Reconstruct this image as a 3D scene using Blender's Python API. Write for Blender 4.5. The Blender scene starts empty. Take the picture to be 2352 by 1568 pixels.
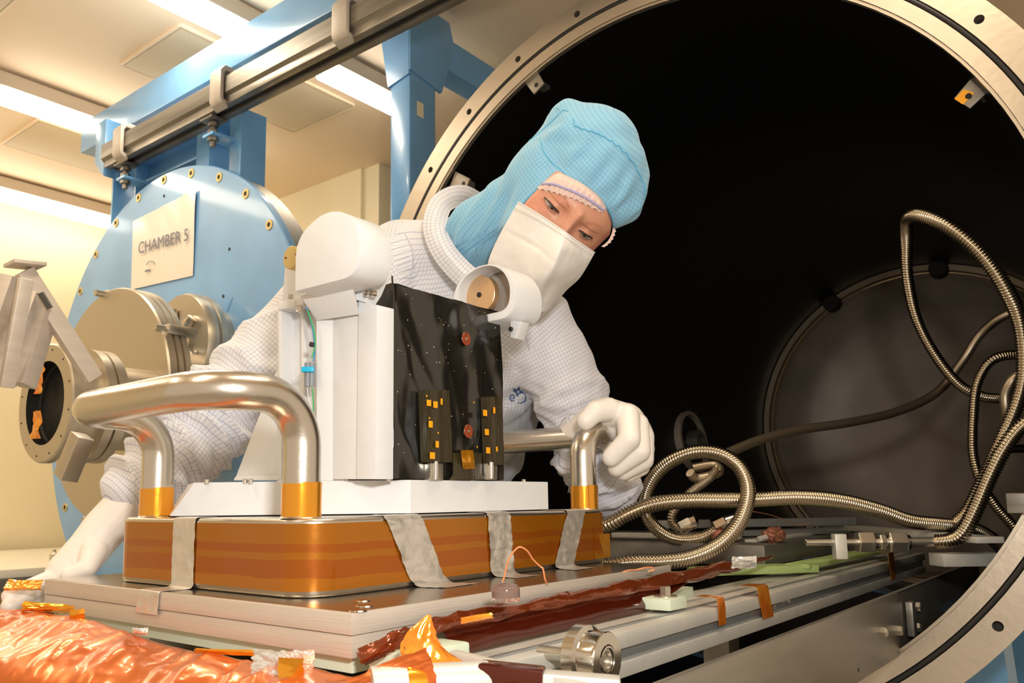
import bpy, bmesh, math, random
import numpy as np
from mathutils import Vector, Matrix, noise
from mathutils.bvhtree import BVHTree
random.seed(7)
PI = math.pi
# ------------------------------------------------------------------ camera
PX, PY, F, YAW, PITCH, ROLL = 1103., 882.2, 1903.9, .67956, .13819, -.01215
def _axes():
    cy, sy = math.cos(YAW), math.sin(YAW)
    out = []
    for v in ((sy, 0, cy), (-cy, 0, sy), (0, -1, 0)):
        c, s = math.cos(-PITCH), math.sin(-PITCH)
        v = (v[0], c*v[1]-s*v[2], s*v[1]+c*v[2])
        c, s = math.cos(ROLL), math.sin(ROLL)
        out.append((c*v[0]-s*v[1], s*v[0]+c*v[1], v[2]))
    return np.array(out)
R = _axes(); CAM = np.array([0, 0, 1.2])
S = bpy.context.scene
cd = bpy.data.cameras.new('camera'); cam = bpy.data.objects.new('camera', cd); S.collection.objects.link(cam); S.camera = cam
M = Matrix.Identity(4)
for i in range(3):
    M[i][0] = R[i][0]; M[i][1] = -R[i][1]; M[i][2] = -R[i][2]; M[i][3] = CAM[i]
cam.matrix_world = M
cd.sensor_width = 36; cd.lens = F/2352*36; cd.shift_x = (1176-PX)/2352; cd.shift_y = (PY-784)/2352
cd.clip_start = .02; cd.clip_end = 60
cd.dof.use_dof = True; cd.dof.focus_distance = 1.12; cd.dof.aperture_fstop = 14
# ------------------------------------------------------------------ world, lights, exposure
W = bpy.data.worlds.new('world'); S.world = W; W.use_nodes = True
W.node_tree.nodes['Background'].inputs[0].default_value = (1, .80, .58, 1)
W.node_tree.nodes['Background'].inputs[1].default_value = .72
S.view_settings.view_transform = 'Standard'; S.view_settings.look = 'None'
S.view_settings.exposure = 0; S.view_settings.gamma = 1
def area(name, loc, target, sx, sy, power, col):
    l = bpy.data.lights.new(name, 'AREA'); l.shape = 'RECTANGLE'; l.size = sx; l.size_y = sy; l.energy = power; l.color = col
    o = bpy.data.objects.new(name, l); S.collection.objects.link(o); o.location = loc
    o.rotation_euler = (Vector(target)-Vector(loc)).to_track_quat('-Z', 'Y').to_euler(); return o
def wr(x, y): return R @ np.array([(x-PX)/F, (y-PY)/F, 1.])
def at(x, y, d): return Vector(CAM + wr(x, y)*d)
def onax(a, x, y, v):
    d = wr(x, y); return Vector(CAM + d*((v-CAM[a])/d[a]))
def onX(x, y, v): return onax(0, x, y, v)
def onY(x, y, v): return onax(1, x, y, v)
def onZ(x, y, v): return onax(2, x, y, v)
# the photographer's flash, on the camera
area('camera_flash', (.06, -.10, 1.42), (1.0, .8, 1.25),   .10, .07, 10.5, (1, .97, .92))
# warm clean-room light from the luminaires overhead, in front of and behind the camera
for lx, ly, lz in ((-.6, .9, 2.93), (-.6, 2.6, 2.93), (.9, .2, 2.93), (1.25, 2.44, 2.855), (.4, 4.0, 2.93)):
    area('overhead_light', (lx, ly, lz), (lx, ly, 0), 1.1, .22 if lz > 2.9 else .08, 15, (1, .84, .62))
# ------------------------------------------------------------------ materials
def mat(name, col, metal=0., rough=.5, coat=0., bump=0., bscale=40., stretch=(1,1,1), var=0., vscale=8., spec=.5, sheen=0., trans=0., alpha=1., ani=0., col2=None, emit=None, estr=0.):
    m = bpy.data.materials.new(name); m.use_nodes = True; nt = m.node_tree; b = nt.nodes['Principled BSDF']
    I = b.inputs; I['Base Color'].default_value = (*col, 1); I['Metallic'].default_value = metal; I['Roughness'].default_value = rough
    I['Coat Weight'].default_value = coat; I['Coat Roughness'].default_value = .08; I['Specular IOR Level'].default_value = spec
    I['Transmission Weight'].default_value = trans; I['Alpha'].default_value = alpha; I['Sheen Weight'].default_value = sheen
    if emit: I['Emission Color'].default_value = (*emit, 1); I['Emission Strength'].default_value = estr
    if bump or var:
        tc = nt.nodes.new('ShaderNodeTexCoord'); mp = nt.nodes.new('ShaderNodeMapping'); mp.inputs['Scale'].default_value = stretch
        nt.links.new(tc.outputs['Object'], mp.inputs[0])
    if bump:
        n = nt.nodes.new('ShaderNodeTexNoise'); n.inputs['Scale'].default_value = bscale; n.inputs['Detail'].default_value = 4
        nt.links.new(mp.outputs[0], n.inputs[0]); bp = nt.nodes.new('ShaderNodeBump'); bp.inputs['Strength'].default_value = bump; bp.inputs['Distance'].default_value = .004
        nt.links.new(n.outputs[0], bp.inputs['Height']); nt.links.new(bp.outputs[0], I['Normal'])
    if var:
        n = nt.nodes.new('ShaderNodeTexNoise'); n.inputs['Scale'].default_value = vscale; n.inputs['Detail'].default_value = 5
        nt.links.new(mp.outputs[0], n.inputs[0]); rp = nt.nodes.new('ShaderNodeValToRGB'); c2 = col2 or tuple(c*(1-var) for c in col)
        rp.color_ramp.elements[0].position = .38; rp.color_ramp.elements[1].position = .64
        rp.color_ramp.elements[0].color = (*c2, 1); rp.color_ramp.elements[1].color = (*col, 1)
        nt.links.new(n.outputs[0], rp.inputs[0]); nt.links.new(rp.outputs[0], I['Base Color'])
    return m
M_ceil = mat('ceiling_paint', (.92, .73, .52), rough=.6)
M_ceilp = mat('ceiling_panel_paint', (.72, .59, .41), rough=.6)
M_wall = mat('wall_paint', (.86, .76, .52), rough=.6)
M_floor = mat('floor_vinyl', (.45, .43, .38), rough=.35)
M_blue = mat('blue_paint', (.17, .42, .76), rough=.32, coat=.3, var=.12, vscale=6)
M_bluedoor = mat('blue_door_paint', (.22, .46, .80), rough=.35, coat=.3, var=.2, vscale=3, bump=.05)
M_galv = mat('galvanised_steel', (.27, .25, .22), metal=.75, rough=.45, bump=.3, bscale=20, stretch=(1, .06, 1), var=.4, vscale=30)
M_clamp = mat('clamp_casting', (.50, .45, .40), metal=.35, rough=.5, var=.15)
M_ring = mat('machined_flange', (.62, .55, .46), metal=.9, rough=.34, bump=.08, bscale=60, var=.08)
M_steel = mat('brushed_steel', (.66, .61, .54), metal=1, rough=.27, bump=.06, bscale=120, stretch=(.2, 1, 1))
M_port = mat('port_steel', (.55, .49, .40), metal=.9, rough=.36)
M_polish = mat('polished_steel', (.72, .68, .62), metal=1, rough=.15)
M_alu = mat('aluminium_plate', (.66, .59, .51), metal=.45, rough=.45, bump=.12, bscale=150, stretch=(.15, .15, 4), var=.08, vscale=20)
M_alutop = mat('aluminium_plate_ground', (.50, .46, .40), metal=.95, rough=.2, bump=.03, bscale=200, var=.1, vscale=15)
M_rail = mat('aluminium_rail', (.68, .66, .60), metal=.35, rough=.42, var=.12, vscale=14, bump=.05)
M_groove = mat('aluminium_groove', (.42, .44, .45), metal=.7, rough=.3)
M_plate = mat('stained_steel_plate', (.33, .30, .26), metal=.75, rough=.38, var=.3, vscale=9, stretch=(.3, 1, 2), bump=.06)
M_black = mat('chamber_black_paint', (.004, .004, .004), rough=.42, spec=.25, bump=.05, bscale=20)
M_dark = mat('dark_cavity', (.006, .005, .004), rough=.6)
M_backwall = mat('chamber_back_wall', (.46, .38, .31), metal=.2, rough=.42, var=.2, vscale=4)
M_rubber = mat('black_rubber', (.012, .012, .012), rough=.45)
M_white = mat('white_thermal_paint', (.70, .71, .725), rough=.42, var=.025, vscale=60)
M_kap = mat('amber_film_tape', (.72, .255, .016), metal=.62, rough=.2, coat=.6)
M_kapw = mat('amber_tape_wrap', (.85, .36, .02), metal=.75, rough=.2, coat=.6, bump=.08, bscale=30)
M_foil = mat('crumpled_amber_foil', (.72, .20, .05), metal=.6, rough=.28, coat=.4, bump=.2, bscale=14, var=.5, vscale=9, col2=(.62, .12, .014))
M_kapy = mat('crumpled_yellow_film', (.95, .42, .03), metal=.45, rough=.16, coat=1, bump=.5, bscale=40, var=.4, vscale=25, col2=(.85, .2, .01))
M_red = mat('dark_red_film', (.075, .009, .003), metal=.3, rough=.16, coat=.35, bump=.12, bscale=16)
M_redc = mat('creased_red_film', (.22, .04, .009), metal=.5, rough=.16, coat=.5, bump=.5, bscale=50)
M_mli = mat('black_blanket_film', (.010, .009, .007), rough=.2, coat=.4, spec=.7, bump=.3, bscale=9)
M_mli2 = mat('black_harness_tape', (.035, .026, .010), rough=.35, bump=.35, bscale=70, stretch=(3, 3, .2))
M_silver = mat('aluminium_foil_tape', (.78, .74, .68), metal=.75, rough=.33, bump=.35, bscale=55, var=.12, vscale=50)
M_crumple = mat('bright_foil_scrap', (.85, .83, .78), metal=.7, rough=.2, bump=1, bscale=90)
M_gold = mat('gold_disc', (.74, .49, .28), metal=.75, rough=.38)
M_brass = mat('brass_yellow_anodised', (.62, .47, .20), metal=.6, rough=.4)
M_hose = mat('bellows_steel', (.50, .42, .31), metal=1, rough=.24)
M_hose2 = mat('braided_steel', (.44, .36, .26), metal=.9, rough=.38)
M_nut = mat('fitting_steel', (.58, .54, .46), metal=.9, rough=.28)
M_green = mat('green_insulator', (.42, .55, .20), rough=.5)
M_pale = mat('pale_green_insulator', (.62, .70, .56), rough=.45)
M_under = mat('grey_green_plate', (.36, .38, .30), rough=.5, metal=.2)
M_copper = mat('copper_wire', (.85, .32, .14), metal=.3, rough=.4)
M_tangle = mat('copper_braid_tangle', (.38, .15, .09), metal=.4, rough=.5, bump=1, bscale=90)
M_glass = mat('clear_plastic', (1, .86, .80), rough=.05, trans=.92)
M_orange = mat('orange_tape_square', (1, .42, .01), rough=.35, metal=.2)
M_brown = mat('brown_button', (.26, .05, .015), rough=.3)
M_coat = None
M_glove = mat('white_nitrile', (.83, .78, .73), rough=.42, bump=.12, bscale=30, spec=.4)
M_mask = mat('white_mask_cloth', (.76, .73, .70), rough=.75, bump=.35, bscale=26)
M_skin = mat('skin', (.66, .33, .21), rough=.45, var=.14, vscale=30, col2=(.62, .26, .17))
M_ruff = mat('cap_ruffle_cloth', (.74, .55, .48), rough=.7)
M_elas = mat('violet_elastic', (.40, .36, .55), rough=.7)
M_eye = mat('eye_white', (.50, .43, .40), rough=.15)
M_iris = mat('iris_grey_green', (.16, .19, .17), rough=.15)
M_pupil = mat('pupil', (.004, .004, .004), rough=.1)
M_lash = mat('lashes', (.05, .022, .015), rough=.6)
M_lid = mat('eyelid_skin', (.60, .27, .19), rough=.4)
M_brow = mat('eyebrow_hair', (.46, .22, .11), rough=.7)
M_seam = mat('hood_seam_thread', (.10, .42, .66), rough=.7)
M_paper = mat('white_paper_sheet', (.84, .76, .68), rough=.25, coat=.5, bump=.1, bscale=12)
M_ink = mat('printed_ink', (.16, .17, .22), rough=.6)
M_sticker = mat('cream_sticker', (.85, .80, .58), rough=.5)
M_logo = mat('blue_print', (.02, .08, .25), rough=.7)
M_table = mat('white_table_top', (.88, .82, .70), rough=.35)
M_edge = mat('grey_table_edge', (.12, .12, .11), rough=.5)
M_lamp = mat('lit_diffuser', (1, 1, 1), emit=(1, .93, .80), estr=11)
M_lampbody = mat('luminaire_housing', (.62, .52, .40), rough=.5)
M_trous = mat('white_trousers', (.8, .8, .82), rough=.8)
M_bluew = mat('blue_wire', (.03, .22, .55), rough=.4); M_greenw = mat('green_wire', (.02, .42, .12), rough=.4)
M_cyan = mat('cyan_cable_tie', (.0, .42, .72), rough=.4); M_grey = mat('grey_connector', (.22, .24, .26), rough=.45)
def cloth(name, col, line, s, wid=.09, rough=.85, bump=.25):
    m = mat(name, col, rough=rough, sheen=.2); nt = m.node_tree; b = nt.nodes['Principled BSDF']
    uv = nt.nodes.new('ShaderNodeUVMap'); sp = nt.nodes.new('ShaderNodeSeparateXYZ'); nt.links.new(uv.outputs[0], sp.inputs[0])
    def math_(op, a, v=None, b2=None):
        n = nt.nodes.new('ShaderNodeMath'); n.operation = op
        nt.links.new(a, n.inputs[0])
        if b2 is not None: nt.links.new(b2, n.inputs[1])
        elif v is not None: n.inputs[1].default_value = v
        return n.outputs[0]
    ls = [math_('LESS_THAN', math_('FRACT', math_('MULTIPLY', sp.outputs[k], 1/s)), wid) for k in (0, 1)]
    mx = math_('MAXIMUM', ls[0], b2=ls[1])
    mix = nt.nodes.new('ShaderNodeMix'); mix.data_type = 'RGBA'; mix.inputs[6].default_value = (*col, 1); mix.inputs[7].default_value = (*line, 1)
    nt.links.new(mx, mix.inputs[0]); nt.links.new(mix.outputs[2], b.inputs['Base Color'])
    tc = nt.nodes.new('ShaderNodeTexCoord'); n = nt.nodes.new('ShaderNodeTexNoise'); n.inputs['Scale'].default_value = 14; n.inputs['Detail'].default_value = 3
    nt.links.new(tc.outputs['Object'], n.inputs[0]); bp = nt.nodes.new('ShaderNodeBump'); bp.inputs['Strength'].default_value = bump; bp.inputs['Distance'].default_value = .02
    nt.links.new(n.outputs[0], bp.inputs['Height']); nt.links.new(bp.outputs[0], b.inputs['Normal'])
    return m
M_coat = cloth('white_grid_cloth', (.76, .76, .80), (.42, .44, .56), .0072, .12)
M_hood = cloth('blue_grid_cloth', (.25, .51, .72), (.10, .35, .55), .0062, .10, bump=.15)
def kap_bands():     # the taped side of the box: overlapping strips, so darker courses
    m = mat('amber_tape_courses', (.5, .15, .004), metal=.55, rough=.24, coat=.35); nt = m.node_tree; b = nt.nodes['Principled BSDF']
    tc = nt.nodes.new('ShaderNodeTexCoord'); sp = nt.nodes.new('ShaderNodeSeparateXYZ'); nt.links.new(tc.outputs['Object'], sp.inputs[0])
    n = nt.nodes.new('ShaderNodeTexNoise'); n.inputs['Scale'].default_value = 16; nt.links.new(tc.outputs['Object'], n.inputs[0])
    a = nt.nodes.new('ShaderNodeMath'); a.operation = 'MULTIPLY_ADD'; nt.links.new(n.outputs[0], a.inputs[0]); a.inputs[1].default_value = .007; nt.links.new(sp.outputs[2], a.inputs[2])
    mr = nt.nodes.new('ShaderNodeMapRange'); mr.inputs[1].default_value = 1.097+.007; mr.inputs[2].default_value = 1.182+.007; nt.links.new(a.outputs[0], mr.inputs[0])
    rp = nt.nodes.new('ShaderNodeValToRGB'); e = rp.color_ramp; e.interpolation = 'CONSTANT'
    A = (.40, .135, .003, 1); B = (.37, .092, .002, 1); C = (.43, .142, .003, 1)
    e.elements[0].position = 0; e.elements[0].color = C; e.elements[1].position = .2; e.elements[1].color = B
    for p, c in ((.43, A), (.52, B), (.63, A)):
        x = e.elements.new(p); x.color = c
    nt.links.new(mr.outputs[0], rp.inputs[0]); nt.links.new(rp.outputs[0], b.inputs['Base Color'])
    n2 = nt.nodes.new('ShaderNodeTexNoise'); n2.inputs['Scale'].default_value = 26; n2.inputs['Detail'].default_value = 6; nt.links.new(tc.outputs['Object'], n2.inputs[0])
    bp = nt.nodes.new('ShaderNodeBump'); bp.inputs['Strength'].default_value = .12; bp.inputs['Distance'].default_value = .004
    nt.links.new(n2.outputs[0], bp.inputs['Height']); nt.links.new(bp.outputs[0], b.inputs['Normal'])
    return m
M_band = kap_bands()
# ------------------------------------------------------------------ builders
def link(name, me, m, parent=None, smooth=False, world=True):
    if m is not None: me.materials.append(m)
    o = bpy.data.objects.new(name, me); S.collection.objects.link(o)
    if smooth: me.shade_smooth()
    if parent is not None:
        o.parent = parent
        if world: o.matrix_parent_inverse = parent.matrix_world.inverted()
    return o
def raw(name, vs, fs, m, parent=None, smooth=False, sharp=None):
    me = bpy.data.meshes.new(name); me.from_pydata([tuple(v) for v in vs], [], [tuple(f) for f in fs]); me.validate(); me.update()
    o = link(name, me, m, parent, smooth)
    if sharp: me.set_sharp_from_angle(angle=math.radians(sharp))
    return o
def tag(o, label=None, cat=None, group=None, kind=None):
    if label: o['label'] = label
    if cat: o['category'] = cat
    if group: o['group'] = group
    if kind: o['kind'] = kind
    return o
def thing(name, label, cat, loc=(0, 0, 0), group=None):
    o = bpy.data.objects.new(name, None); S.collection.objects.link(o); o.location = loc; o.empty_display_size = .05
    o.matrix_world = Matrix.Translation(loc)
    return tag(o, label, cat, group)
def bmo(name, bm, m, parent=None, smooth=False, sharp=35):
    bmesh.ops.recalc_face_normals(bm, faces=bm.faces[:])
    me = bpy.data.meshes.new(name); bm.to_mesh(me); bm.free()
    o = link(name, me, m, parent, smooth)
    if smooth: me.set_sharp_from_angle(angle=math.radians(sharp))
    return o
def hexa(name, c8, m, parent=None, bev=.0):
    """eight corners: four below, four above"""
    bm = bmesh.new(); v = [bm.verts.new(c) for c in c8]
    for f in ((3, 2, 1, 0), (4, 5, 6, 7), (0, 1, 5, 4), (1, 2, 6, 5), (2, 3, 7, 6), (3, 0, 4, 7)): bm.faces.new([v[i] for i in f])
    if bev: bmesh.ops.bevel(bm, geom=bm.edges[:], offset=bev, segments=2, profile=.6, affect='EDGES')
    return bmo(name, bm, m, parent, bool(bev))
def box(name, a, b, m, parent=None, bev=.001):
    x0, y0, z0 = a; x1, y1, z1 = b
    return hexa(name, [(x0, y0, z0), (x1, y0, z0), (x1, y1, z0), (x0, y1, z0), (x0, y0, z1), (x1, y0, z1), (x1, y1, z1), (x0, y1, z1)], m, parent, bev)
def prism(name, poly, vec, m, parent=None, bev=0., smooth=True, sharp=30, bev_ang=None):
    bm = bmesh.new(); vec = Vector(vec); a = [bm.verts.new(p) for p in poly]; b = [bm.verts.new(Vector(p)+vec) for p in poly]; n = len(poly)
    bm.faces.new(a); bm.faces.new(b[::-1])
    for i in range(n): bm.faces.new((a[i], b[i], b[(i+1) % n], a[(i+1) % n]))
    if bev:
        bmesh.ops.recalc_face_normals(bm, faces=bm.faces[:])
        es = [e for e in bm.edges if len(e.link_faces) == 2 and e.calc_face_angle(0) > math.radians(30)]
        bmesh.ops.bevel(bm, geom=es, offset=bev, segments=2, profile=.6, affect='EDGES')
    return bmo(name, bm, m, parent, smooth, sharp)
def beam(name, p0, p1, w, h, m, parent=None, bev=.002, up=(0, 0, 1)):
    """box along p0-p1, w across, h along up"""
    p0 = Vector(p0); p1 = Vector(p1); d = (p1-p0).normalized(); u = Vector(up); s = d.cross(u).normalized(); u = s.cross(d)
    c = [p+s*a*w/2+u*b*h/2 for p in (p0, p1) for a, b in ((-1, -1), (1, -1), (1, 1), (-1, 1))]
    return hexa(name, c, m, parent, bev)
def frame_of(d):
    d = Vector(d).normalized(); a = Vector((0, 0, 1)) if abs(d.z) < .9 else Vector((1, 0, 0))
    u = d.cross(a).normalized(); return d, u, d.cross(u)
def lathe(name, prof, o, d, m, parent=None, seg=48, smooth=True, sharp=30, closed=False, arc=None):
    """prof = [(along, radius)] turned about axis d from o"""
    d, u, w = frame_of(d); o = Vector(o); vs = []; fs = []
    n = len(prof); a0, a1 = arc or (0, 2*PI); full = arc is None; k = seg if full else seg+1
    for i in range(k):
        t = a0+(a1-a0)*i/seg; r = u*math.cos(t)+w*math.sin(t)
        for (z, q) in prof: vs.append(o+d*z+r*q)
    for i in range(seg):
        j = (i+1) % k
        for q in range(n if closed else n-1):
            q2 = (q+1) % n
            fs.append((i*n+q, j*n+q, j*n+q2, i*n+q2))
    bm = bmesh.new(); V = [bm.verts.new(v) for v in vs]
    for f in fs:
        try: bm.faces.new([V[i] for i in f])
        except ValueError: pass
    bmesh.ops.remove_doubles(bm, verts=bm.verts[:], dist=1e-6)
    return bmo(name, bm, m, parent, smooth, sharp)
def cyl(name, p0, p1, r, m, parent=None, seg=24, bev=.0008, r1=None):
    p0 = Vector(p0); p1 = Vector(p1); L = (p1-p0).length; r1 = r if r1 is None else r1; b = min(bev, r*.4, L*.4)
    return lathe(name, [(0, 0), (0, r-b), (b, r), (L-b, r1), (L, r1-b), (L, 0)], p0, p1-p0, m, parent, seg)
def catmull(pts, n=8, closed=False):
    P = [np.array(p, float) for p in pts]; out = []; N = len(P)
    rng = range(N if closed else N-1)
    for i in rng:
        if closed: a, b, c, d = P[(i-1) % N], P[i], P[(i+1) % N], P[(i+2) % N]
        else: a, b, c, d = P[max(i-1, 0)], P[i], P[i+1], P[min(i+2, N-1)]
        for k in range(n):
            t = k/n; out.append(.5*((2*b)+(-a+c)*t+(2*a-5*b+4*c-d)*t*t+(-a+3*b-3*c+d)*t**3))
    if not closed: out.append(P[-1])
    return out
def fillet(pts, rad, n=8):
    P = [Vector(p) for p in pts]; out = [P[0]]
    for i in range(1, len(P)-1):
        a = (P[i-1]-P[i]); b = (P[i+1]-P[i]); r = min(rad, a.length*.49, b.length*.49); a.normalize(); b.normalize()
        s, e = P[i]+a*r, P[i]+b*r
        ang = a.angle(b); # circular arc through s and e tangent to both legs
        bis = (a+b).normalized(); R_ = r*math.tan(ang/2); c = P[i]+bis*(r/math.cos(ang/2))
        for k in range(n+1):
            t = k/n; v = (s-c).normalized().slerp((e-c).normalized(), t)
            out.append(c+v*(s-c).length)
    out.append(P[-1]); return out
def sweep(name, pts, r, m, parent=None, seg=14, ribs=None, cap=True, smooth=True):
    """tube along pts; ribs = (pitch, depth) makes a bellows"""
    P = np.array([tuple(p) for p in pts], float); L = np.r_[0, np.cumsum(np.linalg.norm(np.diff(P, axis=0), axis=1))]
    if ribs:
        pitch, dep = ribs; n = int(L[-1]/pitch*4); s = np.linspace(0, L[-1], n+1)
    else:
        s = L
    Q = np.stack([np.interp(s, L, P[:, k]) for k in range(3)], 1)
    if ribs:
        k = 7; K = np.ones(k)/k
        Qp = np.vstack([np.repeat(Q[:1], k//2, 0), Q, np.repeat(Q[-1:], k//2, 0)]); Q = np.stack([np.convolve(Qp[:, j], K, 'valid') for j in range(3)], 1)
    rad = np.full(len(Q), r) if np.isscalar(r) else np.interp(s/s[-1], np.linspace(0, 1, len(r)), r)
    if ribs: rad = rad-np.array([0, dep*.5, dep, dep*.5])[np.arange(len(Q)) % 4]
    T = np.gradient(Q, axis=0); T /= np.linalg.norm(T, axis=1)[:, None]+1e-12
    _, u, _ = frame_of(T[0]); u = np.array(u); vs = []
    ang = np.arange(seg)*2*PI/seg; ca, sa = np.cos(ang), np.sin(ang)
    for i in range(len(Q)):
        u = u-T[i]*u.dot(T[i]); u /= np.linalg.norm(u); w = np.cross(T[i], u)
        vs.append(Q[i]+rad[i]*(ca[:, None]*u+sa[:, None]*w))
    vs = np.concatenate(vs); N = len(Q)
    fs = [(i*seg+j, i*seg+(j+1) % seg, (i+1)*seg+(j+1) % seg, (i+1)*seg+j) for i in range(N-1) for j in range(seg)]
    if cap: fs += [tuple(range(seg))[::-1], tuple((N-1)*seg+j for j in range(seg))]
    return raw(name, vs, fs, m, parent, smooth, 60 if not ribs else None)
def gridmesh(name, P, m, parent=None, thick=0., smooth=True, uv=None):
    """P[i][j] points; optional thickness (solidified for real)"""
    P = np.array(P, float); a, b = P.shape[:2]
    du = np.gradient(P, axis=0); dv = np.gradient(P, axis=1); N = np.cross(du, dv); N /= np.linalg.norm(N, axis=2)[..., None]+1e-12
    vs = P.reshape(-1, 3); fs = [(i*b+j, (i+1)*b+j, (i+1)*b+j+1, i*b+j+1) for i in range(a-1) for j in range(b-1)]
    if thick:
        n = len(vs); vs = np.vstack([vs, (P+N*thick).reshape(-1, 3)])
        fs += [tuple(k+n for k in f)[::-1] for f in fs]
        rim = [i*b for i in range(a)]+[(a-1)*b+j for j in range(1, b)]+[i*b+b-1 for i in range(a-2, -1, -1)]+[j for j in range(b-2, 0, -1)]
        for q in range(len(rim)):
            x, y = rim[q], rim[(q+1) % len(rim)]; fs.append((x, y, y+n, x+n)[::-1])
    o = raw(name, vs, fs, m, parent, smooth, 50)
    if uv is not None:
        me = o.data; l = me.uv_layers.new(name='UVMap'); U = np.array(uv, float).reshape(-1, 2); k = len(U)
        vi = np.zeros(len(me.loops), int); me.loops.foreach_get('vertex_index', vi); l.data.foreach_set('uv', U[vi % k].ravel())
    return o
def bicubic(G, nu, nv):
    G = np.array(G, float)
    A = np.stack([np.array(catmull(G[:, j], nu)) for j in range(G.shape[1])], 1)
    return np.stack([np.array(catmull(A[i], nv)) for i in range(A.shape[0])], 0)
def patch_px(G, nu, nv):
    """control net of (px, py, depth)"""
    P = bicubic(G, nu, nv); out = np.zeros_like(P)
    for i in range(P.shape[0]):
        for j in range(P.shape[1]): out[i, j] = at(*P[i, j])
    return out
def nz(p, s, o=4): return noise.fractal(Vector(p)*s, 1.0, 2.0, o)
def ridge(p, s): return 1-2*abs(noise.noise(Vector(p)*s))
def strip(name, pts, side, m, parent=None, th=.0006, lab=None):
    """ribbon along pts with half-width vector(s) side"""
    P = [Vector(p) for p in pts]; sd = side if isinstance(side, list) else [Vector(side)]*len(P)
    return gridmesh(name, [[p-s, p-s*.33, p+s*.33, p+s] for p, s in zip(P, sd)], m, parent, th)
def blob(name, balls, voxel, m, parent=None, smooth=8, deform=None, uvs=None):
    """chains [(p, r), ...] merged into one continuous skin"""
    bm = bmesh.new()
    for ch in balls:
        for i, (p, r) in enumerate(ch):
            bmesh.ops.create_uvsphere(bm, u_segments=20, v_segments=12, radius=r, matrix=Matrix.Translation(p))
            if i:
                q, r0 = ch[i-1]; p_, q_ = Vector(p), Vector(q); L = (p_-q_).length
                if L > 1e-5:
                    rot = (p_-q_).to_track_quat('Z', 'Y').to_matrix().to_4x4()
                    bmesh.ops.create_cone(bm, cap_ends=True, segments=20, radius1=r0, radius2=r, depth=L, matrix=Matrix.Translation((p_+q_)/2) @ rot)
    me = bpy.data.meshes.new(name+'_raw'); bm.to_mesh(me); bm.free()
    o = bpy.data.objects.new(name+'_raw', me); S.collection.objects.link(o)
    md = o.modifiers.new('r', 'REMESH'); md.mode = 'VOXEL'; md.voxel_size = voxel; md.use_smooth_shade = True
    if smooth: sm = o.modifiers.new('s', 'SMOOTH'); sm.factor = .5; sm.iterations = smooth
    dg = bpy.context.evaluated_depsgraph_get(); me2 = bpy.data.meshes.new_from_object(o.evaluated_get(dg)); bpy.data.objects.remove(o)
    me2.name = name
    if deform:
        n = len(me2.vertices); co = np.zeros(n*3); no = np.zeros(n*3); me2.vertices.foreach_get('co', co); me2.vertices.foreach_get('normal', no)
        co = co.reshape(-1, 3); no = no.reshape(-1, 3); co = co+no*deform(co, no)[:, None]; me2.vertices.foreach_set('co', co.ravel()); me2.update()
    me2.materials.clear()
    ob = link(name, me2, m, parent, True)
    if uvs: limb_uv(me2, uvs)
    return ob
def limb_uv(me, bones):
    """cloth grid follows each limb: u round it, v along it"""
    n = len(me.vertices); co = np.zeros(n*3); me.vertices.foreach_get('co', co); co = co.reshape(-1, 3)
    nl = len(me.loops); vi = np.zeros(nl, int); me.loops.foreach_get('vertex_index', vi)
    ls = np.zeros(len(me.polygons), int); lt = ls.copy(); me.polygons.foreach_get('loop_start', ls); me.polygons.foreach_get('loop_total', lt)
    pf = np.repeat(np.arange(len(ls)), lt); cen = np.zeros(len(ls)*3); me.polygons.foreach_get('center', cen); cen = cen.reshape(-1, 3)
    best = np.full(len(cen), 1e9); idx = np.zeros(len(cen), int)
    for k, (a, b, r) in enumerate(bones):
        a = np.array(a); b = np.array(b); d = b-a; t = np.clip(((cen-a) @ d)/(d @ d), 0, 1); q = np.linalg.norm(cen-(a+t[:, None]*d), axis=1)/r
        s = q < best; best[s] = q[s]; idx[s] = k
    uv = np.zeros((nl, 2)); L = vi; X = co[L]; I = idx[pf]; C = cen[pf]
    for k, (a, b, r) in enumerate(bones):
        s = I == k
        if not s.any(): continue
        a = np.array(a); d = np.array(b)-a; d /= np.linalg.norm(d); ref = np.array(CAM)-a; ref = ref-d*ref.dot(d); ref /= np.linalg.norm(ref); w = np.cross(d, ref)
        x = X[s]-a; c = C[s]-a; an = np.arctan2(x @ w, x @ ref); ac = np.arctan2(c @ w, c @ ref)
        an = np.where(an-ac > PI, an-2*PI, an); an = np.where(an-ac < -PI, an+2*PI, an)
        uv[s, 0] = an*r; uv[s, 1] = x @ d
    l = me.uv_layers.new(name='UVMap'); l.data.foreach_set('uv', uv.ravel())
def text(name, body, size, M4, m, parent=None, ext=.0004):
    c = bpy.data.curves.new(name, 'FONT'); c.body = body; c.size = size; c.extrude = ext; c.align_x = 'CENTER'; c.align_y = 'CENTER'
    o = bpy.data.objects.new(name+'_t', c); S.collection.objects.link(o); dg = bpy.context.evaluated_depsgraph_get()
    me = bpy.data.meshes.new_from_object(o.evaluated_get(dg)); bpy.data.objects.remove(o); me.transform(M4); me.materials.clear()
    return link(name, me, m, parent)
exec_parts = True
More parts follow.
